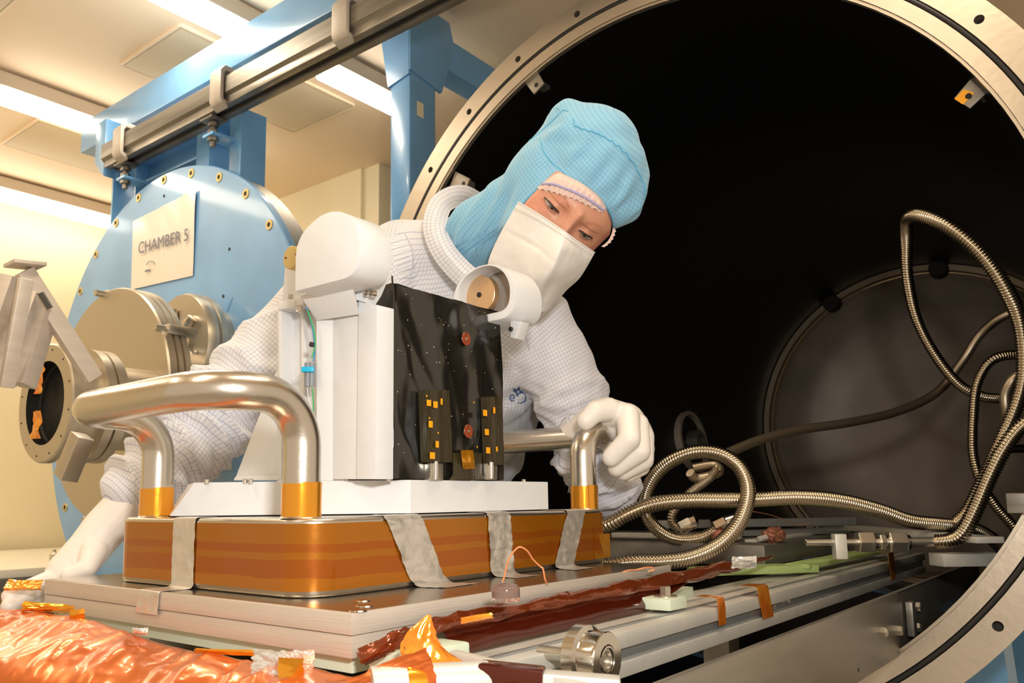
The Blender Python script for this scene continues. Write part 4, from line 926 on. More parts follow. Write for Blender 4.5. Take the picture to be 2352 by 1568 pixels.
def peak():
    prof = [((985, 1412), 3), ((972, 1440), 16), ((968, 1465), 27), ((975, 1495), 38), ((990, 1525), 46), ((985, 1565), 60), ((975, 1600), 70)]
    G = []
    for i, q in enumerate(catmull([(a, b, r) for (a, b), r in prof], 6)):
        c = at(q[0], q[1], .715-.012*i/10*.3); row = []
        for j in range(41):
            t = 2*PI*j/40; r = q[2]*.00056*(1+.28*nz((math.cos(t)*1.2, math.sin(t)*1.2, i*.06), 1.6, 3)-.30*abs(math.sin(t*3.5+i*.05))**.6*.5)
            row.append(c+Vector(R[:, 0])*(r*math.cos(t))+Vector(R[:, 2])*(r*.45*math.sin(t)))
        G.append(row)
    return gridmesh('amber_film_scrap', G, M_kapy, None, .0003)
tag(peak(), 'crumpled yellow film peak standing at the plate corner', 'film')
crumple('amber_film_scrap', 905, 1560, .665, .034, .016, M_foil, 'crumpled orange film spilling below the yellow peak', 'film', 31, n=40, amp=.35, rot=.35)
crumple('amber_film_scrap', 1095, 1420, .80, .016, .003, M_kapy, 'small amber film shred on the red roll near the cap', 'film', 12, n=14, amp=.3, rot=.2)
crumple('foil_scrap', 1712, 1293, 1.16, .018, .009, M_crumple, 'bright torn foil scrap at the tip of the red film', 'foil', 5, n=14, amp=.5)
crumple('foil_scrap', 645, 1535, .76, .030, .016, M_crumple, 'bright crumpled foil patch on the orange sheet', 'foil', 15, amp=.35)
crumple('amber_film_scrap', 668, 1533, .745, .012, .009, M_kapw, 'small amber tape piece on the bright foil patch', 'film', 16, n=12, amp=.2)
crumple('foil_scrap', 318, 1452, .92, .009, .004, M_crumple, 'tiny bright foil tatter at the plate foot', 'foil', 17, n=10, amp=.5)
crumple('amber_film_scrap', 45, 1348, 1.13, .026, .007, M_kapy, 'crumpled amber film over the gloved fingers at left', 'film', 21, amp=.6)
crumple('amber_film_scrap', 110, 1398, 1.06, .034, .006, M_kapw, 'shredded amber film below the left end of the plate', 'film', 22, n=18, amp=.5, rot=-.1)
crumple('amber_film_scrap', 174, 1415, 1.0, .008, .008, M_kapw, 'pointed amber tape tip sticking up below the plate', 'film', 23, n=8, amp=.5)
crumple('amber_film_scrap', 515, 1498, .84, .032, .003, M_kapw, 'narrow amber tape strip under the plate edge', 'film', 24, n=14, amp=.2, rot=-.03)
crumple('foil_scrap', 870, 1500, .735, .022, .008, M_redc, 'dark red creased film curl below the plate corner', 'film', 27, n=18, amp=.7, rot=.5)
# big orange sheet
net = [[(-160, 1385, 1.20), (20, 1400, 1.12), (190, 1424, 1.02), (380, 1482, .92), (600, 1526, .83), (840, 1566, .755), (1000, 1590, .71)],
       [(-160, 1420, 1.10), (20, 1436, 1.03), (180, 1462, .96), (370, 1515, .87), (590, 1553, .79), (830, 1590, .72), (1000, 1605, .68)],
       [(-170, 1490, 1.0), (10, 1490, .95), (180, 1515, .89), (370, 1555, .82), (590, 1590, .75), (830, 1630, .68), (1000, 1660, .65)],
       [(-180, 1580, .92), (0, 1580, .88), (180, 1600, .83), (370, 1640, .77), (590, 1680, .71), (830, 1720, .65), (1000, 1750, .62)],
       [(-190, 1760, .86), (0, 1760, .83), (180, 1780, .78), (370, 1820, .72), (590, 1850, .67), (830, 1900, .61), (1000, 1920, .58)]]
def sheet():
    P = patch_px(net, 24, 26); nrm = -np.array(R[:, 1])
    for i in range(P.shape[0]):
        for j in range(P.shape[1]):
            p = P[i, j]; q = (p[0]*1.0+p[1]*.6, p[1]*1.0-p[0]*.5, p[2])
            w = .010*ridge((q[0]*.55, q[1]*1.3, 0), 6)+.0035*ridge((q[0]*.5, q[1]*1.6, 3), 18)+.0010*ridge((q[0], q[1], 7), 50)
            fade = min(1, i/14+.05); P[i, j] = p+nrm*w*fade*.9
    return gridmesh('foil_sheet', P, M_foil, None, .0006)
tag(sheet(), 'large crinkled orange metallised film sheet across the bottom left', 'film')
# floor trolley below it all, out of shot: carries plate, rails and hides the gap
tr = thing('trolley', 'dark steel trolley carrying the rails below the plate', 'trolley', (.9, .85, 0))
box('deck', (.62, .60, .965), (2.4, 1.14, .995), M_plate, tr, .003)
for X, Y in ((.68, .65), (.68, 1.08), (1.5, .65), (1.5, 1.08)): box('leg', (X-.025, Y-.025, 0), (X+.025, Y+.025, .97), M_plate, tr, .003)
# ================================================================== the technician
pe = thing('person', 'person in white grid coat, blue hood and face mask bending over the box', 'person', (1.25, 1.62, 0))
def L(px, py, d, rpx): return (tuple(at(px, py, d)), rpx*d/F)
# --- coat: trunk and both sleeves in one skin
neck = L(1075, 575, 1.62, 78); chest = L(1100, 760, 1.72, 190); belly = L(1040, 1010, 1.92, 170)
hip = ((1.24, 1.62, 1.00), .20); hem = ((1.25, 1.63, .62), .21)
shR = L(925, 612, 1.66, 108); shL = L(1225, 742, 1.62, 92)
midR = L(735, 735, 1.56, 116); elR = L(528, 920, 1.47, 104); foR = L(440, 1020, 1.41, 104); cuR = L(308, 1118, 1.33, 78)
midL = L(1308, 905, 1.62, 88); elL = L(1392, 1105, 1.60, 82); foL = L(1335, 1040, 1.54, 66); cuL = L(1322, 985, 1.50, 42)
bones = [(neck[0], chest[0], .16), (chest[0], belly[0], .17), (belly[0], hip[0], .18), (hip[0], hem[0], .2),
         (shR[0], midR[0], .095), (midR[0], elR[0], .085), (elR[0], foR[0], .07), (foR[0], cuR[0], .06),
         (shL[0], midL[0], .085), (midL[0], elL[0], .08), (elL[0], foL[0], .07), (foL[0], cuL[0], .05), (neck[0], shR[0], .10), (neck[0], shL[0], .10)]
def seg_t(co, a, b):
    a = np.array(a); b = np.array(b); d = b-a; t = ((co-a) @ d)/(d @ d); q = np.clip(t, 0, 1); return t, np.linalg.norm(co-(a+q[:, None]*d), axis=1)
def folds(co, no):
    out = np.zeros(len(co)); k = 0
    nv = np.array([noise.fractal(Vector(c)*7, 1.0, 2.0, 3) for c in co]); n2 = np.array([noise.noise(Vector(c)*18) for c in co])
    for a, b, amp, fr in ((midR[0], elR[0], .006, 34), (elR[0], foR[0], .012, 60), (foR[0], cuR[0], .009, 60), (midL[0], elL[0], .006, 40), (elL[0], foL[0], .007, 70), (foL[0], cuL[0], .004, 90), (elR[0], elR[0], 0, 1)):
        if amp == 0: continue
        t, ds = seg_t(co, a, b); ln = np.linalg.norm(np.array(b)-np.array(a)); w = np.exp(-(np.clip(np.abs(t-.5)-.5, 0, None)*ln/.05)**2)*np.exp(-(ds/.13)**4)
        ph = t*ln*fr*2.2+nv*5.5; out += w*amp*(1-2*np.abs(np.sin(ph*.5)))
    # long hanging folds from the shoulder over the chest
    ph = (co @ np.array(R[:, 0])*.8+co @ np.array(R[:, 1])*.45)*42+nv*6
    t, ds = seg_t(co, chest[0], belly[0]); out += .0075*np.exp(-(ds/.24)**4)*np.sin(ph)*(.6+.4*n2)
    return out+.004*nv
coat = blob('coat', [[neck, chest, belly, hip, hem], [neck, shR, midR, elR, foR, cuR], [neck, shL, midL, elL, foL, cuL], [shR, chest, shL], [shR, belly, shL]], .0075, M_coat, pe, 14, folds, bones)
coat['label'] = 'white cleanroom coat with a fine blue-grey grid'
bvh = BVHTree.FromPolygons([v.co[:] for v in coat.data.vertices], [p.vertices[:] for p in coat.data.polygons])
def on_coat(px, py, off=.0015):
    o = Vector(CAM); d = (at(px, py, 1)-o).normalized(); h = bvh.ray_cast(o, d)
    return (h[0]-d*off) if h[0] else at(px, py, 1.6)
# collar standing round the hood
cpts = [(1092, 462, 1.73), (1064, 450, 1.66), (1034, 455, 1.60), (1010, 476, 1.55), (999, 520, 1.515), (1014, 568, 1.49), (1047, 612, 1.475), (1088, 648, 1.46), (1135, 672, 1.46), (1190, 690, 1.50)]
C = [at(*q) for q in cpts]; Cc = catmull(C, 8); G = []; U = []; s_ = 0
tdir = [np.gradient(np.array([tuple(c) for c in Cc]), axis=0)[i] for i in range(len(Cc))]
for i, p in enumerate(Cc):
    t = tdir[i]/np.linalg.norm(tdir[i]); v = np.array(p)-CAM; v /= np.linalg.norm(v); w = np.cross(t, v); w /= np.linalg.norm(w)  # across the band in view
    if i: s_ += np.linalg.norm(np.array(Cc[i])-np.array(Cc[i-1]))
    row = []; ur = []
    for j in range(9):
        k = -1+j/4; row.append(np.array(p)+w*k*.020-v*(.004*(1-k*k))+v*.012*max(0, k)+v*.012*max(0, -k)); ur.append((s_, k*.020))
    G.append(row); U.append(ur)
gridmesh('collar', G, M_coat, pe, .003, uv=U)
def seam(name, pts, r, m, off=.001, parent=None):
    P = catmull([on_coat(*q, off) for q in pts], 6); return sweep(name, P, r, m, parent or pe, 6)
M_seamw = mat('coat_seam_thread', (.60, .60, .68), rough=.8)
seam('seam', [(905, 510), (935, 545), (948, 590), (940, 650)], .0012, M_seamw)
seam('seam', [(1095, 690), (1120, 780), (1135, 880), (1140, 980)], .0016, M_seamw)
seam('seam', [(1190, 735), (1215, 800), (1215, 900), (1190, 980)], .0011, M_seamw)
# printed emblem: half hidden letter, four-pointed star, swoosh
def decal(name, poly):
    vs = [on_coat(a, b, .003) for a, b in poly]; return raw(name, vs, [tuple(range(len(vs)))], M_logo, pe)
def starp(cx, cy, r0, r1, rot): return [(cx+(r0 if k % 2 == 0 else r1)*math.cos(rot+k*PI/4), cy+(r0 if k % 2 == 0 else r1)*math.sin(rot+k*PI/4)) for k in range(8)]
so = starp(1190, 899, 13, 5.5, .2); si = [(1190+(x-1190)*.45, 899+(y-899)*.45) for x, y in so]
for k in range(8): decal('printed_star', [so[k], so[(k+1) % 8], si[(k+1) % 8], si[k]])
sweep('printed_swoosh', catmull([on_coat(a, b, .002) for a, b in ((1199, 897), (1206, 906), (1207, 917), (1199, 925), (1189, 924))], 6), [.0004, .0011, .0012, .0004], M_logo, pe, 6)
sweep('printed_swoosh', catmull([on_coat(a, b, .002) for a, b in ((1176, 892), (1184, 894), (1190, 899))], 6), [.0004, .0009, .0004], M_logo, pe, 6)
sweep('printed_letter', catmull([on_coat(a, b, .002) for a, b in ((1174, 914), (1181, 914), (1180, 908), (1174, 907), (1171, 914), (1175, 921), (1181, 919))], 5), .0010, M_logo, pe, 6)
# --- trousers and overshoes below, out of the picture
tr_ = blob('trousers', [[((1.24, 1.55, .98), .15), ((1.26, 1.52, .52), .09), ((1.27, 1.55, .12), .075)], [((1.26, 1.72, .98), .15), ((1.30, 1.75, .52), .09), ((1.32, 1.78, .12), .075)]], .014, M_trous, pe, 8)
for X, Y in ((1.22, 1.55), (1.27, 1.78)): blob('overshoe', [[((X+.06, Y, .055), .052), ((X-.06, Y-.02, .045), .042), ((X-.13, Y-.03, .038), .034)]], .008, M_trous, pe, 6)
# --- head frame: e to the person's left, u to the crown, n out of the face
def cam2w(v): return Vector(R @ np.array(v, float))
n_c = Vector((-.05, .55, -.83)).normalized(); u_c = Vector((.64, -.60, -.48)); u_c = (u_c-n_c*u_c.dot(n_c)).normalized(); e_c = u_c.cross(n_c)
EH, UH, NH = cam2w(e_c), cam2w(u_c), cam2w(n_c)
OE = at(1308, 511, 1.335); KP = 1.335/F
def hl(a, b, c): return OE+EH*(a*KP)+UH*(b*KP)+NH*(c*KP)      # local units: pixels at the face
HC = np.array(at(1340, 400, 1.42))
caps = [(L(1358, 352, 1.42, 118), L(1362, 372, 1.42, 124)), (L(1300, 268, 1.42, 48), L(1345, 330, 1.42, 95)), (L(1268, 405, 1.43, 96), L(1330, 400, 1.42, 110)),
        (L(1405, 440, 1.41, 84), L(1380, 420, 1.42, 92)), (L(1240, 530, 1.41, 92), L(1270, 480, 1.42, 95)), (L(1165, 480, 1.50, 68), L(1240, 430, 1.46, 90)), (L(1095, 520, 1.53, 72), L(1165, 490, 1.50, 76)), (L(1085, 575, 1.56, 62), L(1110, 540, 1.53, 66))]
caps = [(np.array(a[0])+np.array(NH)*.010, a[1], np.array(b[0])+np.array(NH)*.010, b[1]) for a, b in caps]
def sdf(P):
    D = []
    for a, ra, b, rb in caps:
        d = b-a; t = np.clip(((P-a) @ d)/(d @ d), 0, 1); D.append(np.linalg.norm(P-(a+t[..., None]*d), axis=-1)-(ra+(rb-ra)*t))
    D = np.array(D); k = 60.; return -np.log(np.exp(-k*D).sum(0))/k+.010
def march(o, d, t0, t1, inside=False):
    """distance along d to the hood surface, for many rays"""
    t = np.full(len(d), t0)
    if inside:
        lo, hi = np.full(len(d), 0.), np.full(len(d), t1)
        ts = np.linspace(0, t1, 60); S_ = np.array([sdf(o+d*x) for x in ts]); ins_ = S_ < 0
        for r in range(len(d)):
            k = np.where(ins_[:, r])[0]; k = k[-1] if len(k) else 0; lo[r] = ts[k]; hi[r] = ts[min(k+1, 59)]
        for _ in range(14):
            m_ = (lo+hi)/2; s = sdf(o+d*m_[:, None]); lo = np.where(s < 0, m_, lo); hi = np.where(s < 0, hi, m_)
        return lo
    for _ in range(60): t = np.minimum(t+sdf(o+d*t[:, None])*.9, t1)
    return t
# opening of the hood, as seen from the camera
op = [(1283, 399), (1308, 412), (1335, 425), (1362, 443), (1386, 466), (1402, 492), (1409, 516), (1408, 536), (1398, 556), (1382, 580), (1362, 620), (1330, 670), (1280, 708), (1215, 712), (1160, 680), (1126, 640), (1122, 604), (1136, 566), (1160, 526), (1184, 492), (1202, 467), (1224, 444), (1246, 424), (1266, 408)]
opc = np.array(catmull([(*p, 0) for p in op], 9, closed=True))[:, :2]
dirs = np.array([wr(x, y)/np.linalg.norm(wr(x, y)) for x, y in opc]); tt = march(CAM, dirs, 1.0, 1.9); Bp = CAM+dirs*tt[:, None]
bad = np.abs(sdf(Bp)) > .004
Bd = Bp-HC; Bd /= np.linalg.norm(Bd, axis=1)[:, None]
pole = cam2w(Vector((.36, -.58, .73)).normalized()); pole = np.array(pole); pole /= np.linalg.norm(pole)
NS = 110; hv = []; nB = len(Bd)
for s in range(NS+1):
    f = (s/NS)*.995; om = np.arccos(np.clip(Bd @ pole, -1, 1))
    dd_ = (np.sin((1-f)*om)[:, None]*Bd+np.sin(f*om)[:, None]*pole)/np.sin(om)[:, None]; dd_ /= np.linalg.norm(dd_, axis=1)[:, None]
    r_ = march(HC, dd_, 0, .42, True)
    hv.append(HC+dd_*r_[:, None])
hv = np.array(hv)
# folds and puckers pushed into the cloth (image-independent: by position on the head)
cr = np.array([tuple(at(x, y, 1.33)) for x, y in ((1300, 252), (1345, 300), (1405, 340), (1450, 385), (1482, 450))])
def hood_disp(p):
    q = Vector(p); w = .0045*nz(p, 13, 3)
    lp = (q-OE); a, b, c = lp.dot(EH)/KP, lp.dot(UH)/KP, lp.dot(NH)/KP
    # gathered band: puckers radiating up from the brow towards the crown seam
    g = math.exp(-((b-112)/52)**2); w += g*.0042*math.sin(a*.13+2.2*noise.noise(q*24))*(.5+abs(noise.noise(q*9)))
    # neck drape folds
    dn = (q-at(1085, 530, 1.46)).length; w += .006*math.exp(-(dn/.115)**4)*math.sin((q.dot(Vector(R[:, 0]))*.88+q.dot(Vector(R[:, 1]))*.42)*210+3.5*noise.noise(q*10))
    return w
cen_ = hv-HC; nrm_ = cen_/np.linalg.norm(cen_, axis=2)[..., None]
for s in range(NS+1):
    fade = min(1, s/7)
    for j in range(nB): hv[s, j] += nrm_[s, j]*hood_disp(tuple(hv[s, j]))*fade
vs = hv.reshape(-1, 3); fs = [(s*nB+j, s*nB+(j+1) % nB, (s+1)*nB+(j+1) % nB, (s+1)*nB+j) for s in range(NS) for j in range(nB)]+[tuple(NS*nB+j for j in range(nB))]
hood = raw('hood', vs, fs, M_hood, pe, True); hood['label'] = 'light blue hood with a fine grid'
me = hood.data
ul = me.uv_layers.new(name='UVMap')
V = np.array([v.co[:] for v in me.vertices]); Q = V-np.array(OE); A2 = Q @ np.array(EH); B2 = Q @ np.array(UH); C2 = Q @ np.array(NH)
# grid follows the face panel: around the head and up it
cx_ = np.array(HC)-np.array(OE); ca_, cc_ = cx_ @ np.array(EH), cx_ @ np.array(NH)
th = np.arctan2(A2-ca_, C2-cc_)*.10; uvv = np.stack([th, B2], 1)
vi = np.zeros(len(me.loops), int); me.loops.foreach_get('vertex_index', vi); ul.data.foreach_set('uv', uvv[vi].ravel())
sm = hood.modifiers.new('th', 'SOLIDIFY'); sm.thickness = .0022; sm.offset = -1
hb = BVHTree.FromPolygons([tuple(v) for v in vs], fs)
def on_hood(px, py, off=.0008):
    o = Vector(CAM); d = (at(px, py, 1)-o).normalized(); h = hb.ray_cast(o, d); return (h[0]-d*off) if h[0] else None
def hseam(pts, r=.0011, m=M_seam, name='seam', wig=0.):
    P = [on_hood(a+wig*math.sin(a*.35), b+wig*math.cos(a*.4), .0004) for a, b in [tuple(q)[:2] for q in catmull([(*p, 0) for p in pts], 7)]]; P = [p for p in P if p]
    return sweep(name, P, r, m, pe, 6)
hseam([(1143, 392), (1160, 365), (1200, 335), (1235, 308), (1268, 278), (1293, 254), (1304, 256)])
hseam([(1315, 272), (1322, 289), (1345, 298), (1372, 306), (1410, 328), (1442, 358), (1465, 392), (1478, 425), (1484, 455)], wig=1.5)
hseam([(1240, 318), (1248, 345), (1265, 370), (1288, 390), (1300, 402)], .0008)
hseam([(1249, 222), (1262, 238), (1284, 252)], .0006)
hem_pts = [hv[0, j] for j in range(nB)]; hem_pts.append(hem_pts[0])
sweep('hood_hem', hem_pts, .0016, M_hood, pe, 8)
# --- the face
def gs(a, b, ca, cb, sa, sb, rot=0):
    x, y = a-ca, b-cb; c, s = math.cos(rot), math.sin(rot); x, y = c*x+s*y, -s*x+c*y; return math.exp(-(x/sa)**2-(y/sb)**2)
EX = 54.
def almond(a, b, sd):
    """signed inside measure of the eye slit (downcast lids)"""
    x = (a-sd*EX)/23.; y = b+1.0+1.2*x*x*sd*0
    up_l = 4.3*(1-x*x)+.2; lo_l = -5.5*(1-x*x); 
    return min(up_l-y, y-lo_l) if abs(x) < 1 else -3
def faceh(a, b):
    r2 = (a/112)**2; h = -46*r2-20*(a/112)**4-.0016*(b-10)**2*(1 if b > 0 else .4)
    h += 9*gs(a, b, 0, 34, 75, 20)+2*gs(a, b, -50, 26, 30, 12)+2*gs(a, b, 50, 26, 30, 12)      # brow
    h -= 10*gs(a, b, -31, 4, 14, 15)+10*gs(a, b, 31, 4, 14, 15)                                 # inner sockets
    h -= 6*gs(a, b, -72, 2, 20, 16)+6*gs(a, b, 72, 2, 20, 16)
    nb = max(0, min(1, (28-b)/90)); h += (12+34*nb)*math.exp(-(a/(12+10*nb))**2)*(1 if b < 30 else math.exp(-((b-30)/16)**2))   # nose
    h += 6*gs(a, b, -62, -48, 34, 24)+6*gs(a, b, 62, -48, 34, 24)
    for sd in (-1, 1):
        h += 8.5*gs(a, b, sd*EX, 1, 22, 12)                                                     # lids over the eyeball
        h -= 2.2*gs(a, b, sd*EX, 13.5+0, 22, 2.2)-2.0*gs(a, b, sd*EX, 20, 24, 5)                # lid crease
        h -= 1.5*gs(a, b, sd*EX, -13, 20, 3)
        m_ = almond(a, b, sd); t = max(0, min(1, (m_+.8)/1.6)); h -= 13*t
        h += 1.6*max(0, 1-abs(m_+1.2)/1.6) if m_ > -3 else 0
    return h
na, nb_ = 230, 170; G = []
for i in range(na+1):
    a = -118+236*i/na; row = []
    for j in range(nb_+1): b = -95+180*j/nb_; row.append(hl(a, b, faceh(a, b)))
    G.append(row)
G = np.array([[tuple(p) for p in row] for row in G]); sh = G.shape; flat = G.reshape(-1, 3)
cc__ = (flat-CAM) @ R; pxy = np.stack([PX+F*cc__[:, 0]/cc__[:, 2], PY+F*cc__[:, 1]/cc__[:, 2]], 1)
def pdist(P, poly):
    ins_ = np.zeros(len(P), bool); dm = np.full(len(P), 1e9); n = len(poly)
    for k in range(n):
        a, b = poly[k], poly[(k+1) % n]; c = (a[1] > P[:, 1]) != (b[1] > P[:, 1])
        with np.errstate(divide='ignore', invalid='ignore'): xi = a[0]+(P[:, 1]-a[1])*(b[0]-a[0])/(b[1]-a[1])
        ins_ ^= c & (P[:, 0] < xi); d = b-a; t = np.clip(((P-a) @ d)/max(d @ d, 1e-9), 0, 1); dm = np.minimum(dm, np.linalg.norm(P-(a+t[:, None]*d), axis=1))
    return np.where(ins_, -dm, dm)
out_d = pdist(pxy, opc[::2]); tgt = -.0005-.011*np.clip((out_d+6)/16, 0, 1); need = out_d > -6
for _ in range(90):
    sd_ = sdf(flat); mv = need & (sd_ > tgt); flat = flat-np.where(mv, .0012, 0)[:, None]*np.array(NH)
G = flat.reshape(sh); fo = gridmesh('face', G, M_skin, pe)
# rest of the skull and the neck, hidden by the hood: one closed skin behind the face
blob('head', [[L(1325, 440, 1.43, 84), L(1350, 380, 1.44, 92)], [L(1235, 600, 1.44, 60), L(1290, 500, 1.44, 76)], [L(1270, 500, 1.46, 60), L(1080, 560, 1.60, 55)]], .008, M_skin, pe, 6)
for sd in (-1, 1):
    ec = hl(sd*(EX-2.5), -.5, faceh(sd*EX, 9)-25.5); er = 22.5*KP
    bm = bmesh.new(); bmesh.ops.create_uvsphere(bm, u_segments=32, v_segments=24, radius=er, matrix=Matrix.Translation(ec)); eb = bmo('eye', bm, M_eye, pe, True, 80)
    gz = (NH*1.0-UH*.16+EH*.02).normalized()
    lathe('iris', [(er-.0006, 0.0042*1.6), (er-.0001, .0040*1.6), (er+.0004, .0022), (er+.00045, .0022)], ec, gz, M_iris, eb, 28)
    lathe('pupil', [(er+.0004, .0024), (er+.0006, .0022), (er+.0007, 0)], ec, gz, M_pupil, eb, 20)
    # upper lash line, lower lash line
    up = [hl(sd*EX+x*23, -1+(3.8*(1-x*x)+.6), faceh(sd*EX+x*23, -1+3.8*(1-x*x)+1.8)+.6) for x in np.linspace(-1, 1, 16)]
    lo_ = [hl(sd*EX+x*23, -1-(5.8*(1-x*x)+.4), faceh(sd*EX+x*23, -1-6.2*(1-x*x)-2.0)+.3) for x in np.linspace(-1, 1, 16)]
    sweep('upper_lid', up, [.0004, .0013, .0013, .0005], M_lash, pe, 6); sweep('lower_lid', lo_, [.0003, .0007, .0006, .0004], M_lid, pe, 6)
    bm = bmesh.new()
    for k in range(22):
        x = -.95+1.9*k/21; p = hl(sd*EX+x*23, -1+(3.8*(1-x*x)+.6), faceh(sd*EX+x*23, 6*(1-x*x))+.8); tp = p+NH*.006-UH*.0055+EH*(.0045*x)
        s_v = EH*.0003; vv = [bm.verts.new(q) for q in (p-s_v, p+s_v, tp)]; bm.faces.new(vv)
    for k in range(16):
        x = -.9+1.8*k/15; p = hl(sd*EX+x*23, -1-(5.8*(1-x*x)+.4), faceh(sd*EX+x*23, -8*(1-x*x))+.4); tp = p+NH*.003-UH*.0042+EH*(.003*x)
        s_v = EH*.0002; vv = [bm.verts.new(q) for q in (p-s_v, p+s_v, tp)]; bm.faces.new(vv)
    o = bmo('lashes', bm, M_lash, pe); o['kind'] = 'stuff'
    bm = bmesh.new(); rb = random.Random(5)
    for k in range(70):
        x = rb.uniform(-1, 1); a = sd*(EX+x*27); b = 30+6*(1-x*x)-3*abs(x)+rb.uniform(-2.6, 2.6)*(1-.5*abs(x)); p = hl(a, b, faceh(a, b)+.4); tp = p+EH*(sd*.0045)+UH*.0012+NH*.0008
        s_v = UH*.00012; bm.faces.new([bm.verts.new(q) for q in (p-s_v, p+s_v, tp)])
    o = bmo('eyebrow', bm, M_brow, pe); o['kind'] = 'stuff'
# --- ruffled cap edge under the hood
rp_ = [(1232, 433), (1262, 439), (1290, 448), (1320, 458), (1350, 472), (1382, 489)]
up_r = [(1262, 408), (1284, 398), (1310, 408), (1340, 424), (1370, 446), (1396, 474)]
rl_ = np.array(catmull([(*p, 0) for p in rp_], 16))[:, :2]; ur_ = np.array(catmull([(*p, 0) for p in up_r], 16))[:, :2]
fb_ = BVHTree.FromPolygons([v.co[:] for v in fo.data.vertices], [p.vertices[:] for p in fo.data.polygons])
def on_face(px, py, off):
    o = Vector(CAM); d = (at(px, py, 1)-o).normalized(); h = fb_.ray_cast(o, d)
    return (h[0]-d*off) if h[0] else on_hood(px, py, -.012) or at(px, py, 1.38)
G = []
for i in range(len(rl_)):
    row = []
    for j in range(9):
        t = j/8; x, y = rl_[i]*(1-t)+ur_[i]*t; 
        if i > len(rl_)*.8 and False: pass
        row.append(on_face(x, y-2.2*math.sin(i*.9)*(1-t), .0026+.0020*math.sin(i*.9)*(1-t)))
    G.append(row)
gridmesh('cap_ruffle', G, M_ruff, pe, .0005)
mid_ = [on_face(*(rl_[i]*.6+ur_[i]*.4), .0050) for i in range(0, len(rl_), 2)]
fr_ = catmull([(1401, 492, 0), (1407, 512, 0), (1406, 532, 0), (1397, 552, 0), (1381, 566, 0)], 12); G = []
for i, q in enumerate(fr_): G.append([on_face(q[0]+7*j/5+1.5*math.sin(i*1.2)*j/5, q[1]+2*j/5, .002+.0012*math.sin(i*1.2)) for j in range(6)])
gridmesh('cap_ruffle', G, M_ruff, pe, .0005)
sweep('cap_elastic', mid_, .0022, M_elas, pe, 8)
# --- mask
mk = [[(1190, 464, 1.368), (1222, 482, 1.342), (1262, 508, 1.325), (1298, 533, 1.300), (1330, 556, 1.318), (1366, 580, 1.345)],
      [(1160, 516, 1.378), (1205, 530, 1.350), (1252, 548, 1.318), (1288, 566, 1.285), (1322, 588, 1.312), (1352, 606, 1.355)],
      [(1136, 562, 1.394), (1185, 575, 1.362), (1232, 592, 1.325), (1268, 612, 1.292), (1305, 628, 1.325), (1330, 640, 1.375)],
      [(1121, 602, 1.406), (1165, 618, 1.378), (1208, 640, 1.345), (1240, 658, 1.325), (1275, 668, 1.355), (1300, 668, 1.395)],
      [(1118, 640, 1.425), (1150, 662, 1.400), (1190, 690, 1.378), (1222, 712, 1.370), (1250, 715, 1.390), (1272, 704, 1.42)]]
P = patch_px(mk, 16, 16)
for i in range(P.shape[0]):
    for j in range(P.shape[1]):
        d = (CAM-P[i, j]); d /= np.linalg.norm(d); v_ = j/(P.shape[1]-1); u_ = i/(P.shape[0]-1); P[i, j] += d*(.0035*nz(tuple(P[i, j]), 20, 3)+.005*math.exp(-((v_-.58-.06*u_)/.035)**2)*(u_*1.6)**.7-.004*math.exp(-((v_-.67-.05*u_)/.04)**2)*u_-.003*math.exp(-((u_-.30-.25*v_)/.03)**2)*math.exp(-((v_-.3)/.25)**2)+.0035)
mo = gridmesh('face_mask', P, M_mask, pe, -.0012); mo['label'] = 'white pleated cloth face mask'
def mpt(u, v): return Vector(P[min(int(round(u*(P.shape[0]-1))), P.shape[0]-1), min(int(round(v*(P.shape[1]-1))), P.shape[1]-1)])
def toward(p, k): d = Vector(CAM)-p; return p+d.normalized()*k
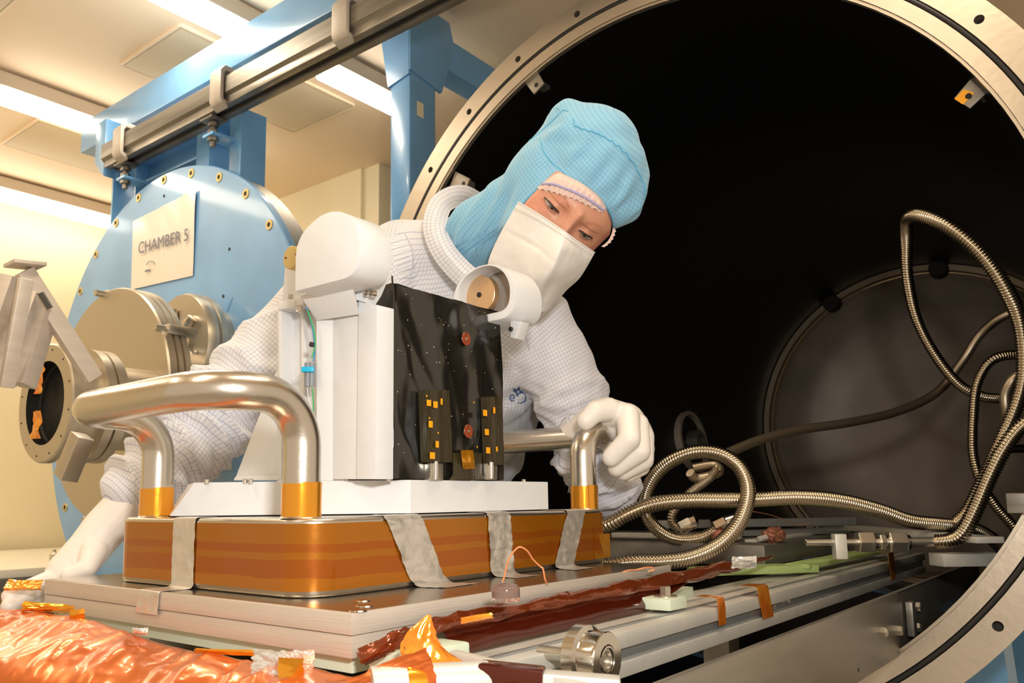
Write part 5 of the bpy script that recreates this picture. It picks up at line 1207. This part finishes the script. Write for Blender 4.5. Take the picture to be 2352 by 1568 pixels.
for u, r in ((0.0, .0011), (.075, .0007), (.10, .0007)): sweep('mask_stitching', [toward(mpt(u, v), .0012) for v in np.linspace(0, 1, 50)], r, M_mask, mo, 6)
# --- gloves
def glove(name, chains, label): o = blob(name, chains, .0022, M_glove, pe, 5); o['label'] = label; return o
g = [[L(1318, 1000, 1.50, 36), L(1375, 962, 1.455, 42), L(1435, 972, 1.44, 48), L(1455, 1000, 1.455, 46)], [L(1375, 962, 1.455, 42), L(1420, 1010, 1.49, 44), L(1452, 1040, 1.475, 40)],
     [L(1395, 948, 1.43, 36), L(1441, 954, 1.405, 28), L(1446, 1008, 1.368, 26), L(1404, 1050, 1.375, 22)],
     [L(1430, 965, 1.43, 38), L(1464, 975, 1.418, 27), L(1470, 1036, 1.388, 25), L(1416, 1074, 1.392, 21)],
     [L(1440, 990, 1.45, 38), L(1476, 1002, 1.440, 27), L(1478, 1056, 1.412, 24), L(1432, 1084, 1.410, 20)],
     [L(1445, 1010, 1.47, 36), L(1480, 1030, 1.465, 24), L(1472, 1072, 1.440, 21), L(1444, 1090, 1.430, 18)],
     [L(1380, 952, 1.44, 38), L(1398, 940, 1.408, 28), L(1368, 945, 1.388, 25), L(1345, 967, 1.382, 21)]]
glove('glove', g, 'white glove gripping the far tube handle')
g = [[L(300, 1150, 1.32, 50), L(240, 1215, 1.30, 50), L(180, 1290, 1.27, 46)], [L(200, 1262, 1.28, 46), L(150, 1315, 1.26, 44)],
     [L(170, 1310, 1.26, 32), L(118, 1330, 1.24, 22), L(60, 1352, 1.20, 20), L(22, 1368, 1.16, 18)],
     [L(150, 1320, 1.26, 32), L(95, 1345, 1.23, 22), L(48, 1374, 1.18, 20), L(20, 1392, 1.15, 18)],
     [L(160, 1330, 1.27, 30), L(110, 1352, 1.25, 21), L(70, 1380, 1.21, 19), L(48, 1395, 1.18, 17)],
     [L(180, 1335, 1.28, 26), L(135, 1360, 1.26, 19), L(100, 1385, 1.23, 17)],
     [L(215, 1265, 1.26, 30), L(200, 1305, 1.235, 22), L(160, 1322, 1.225, 19)]]
glove('glove', g, 'white glove holding the left end of the base plate')
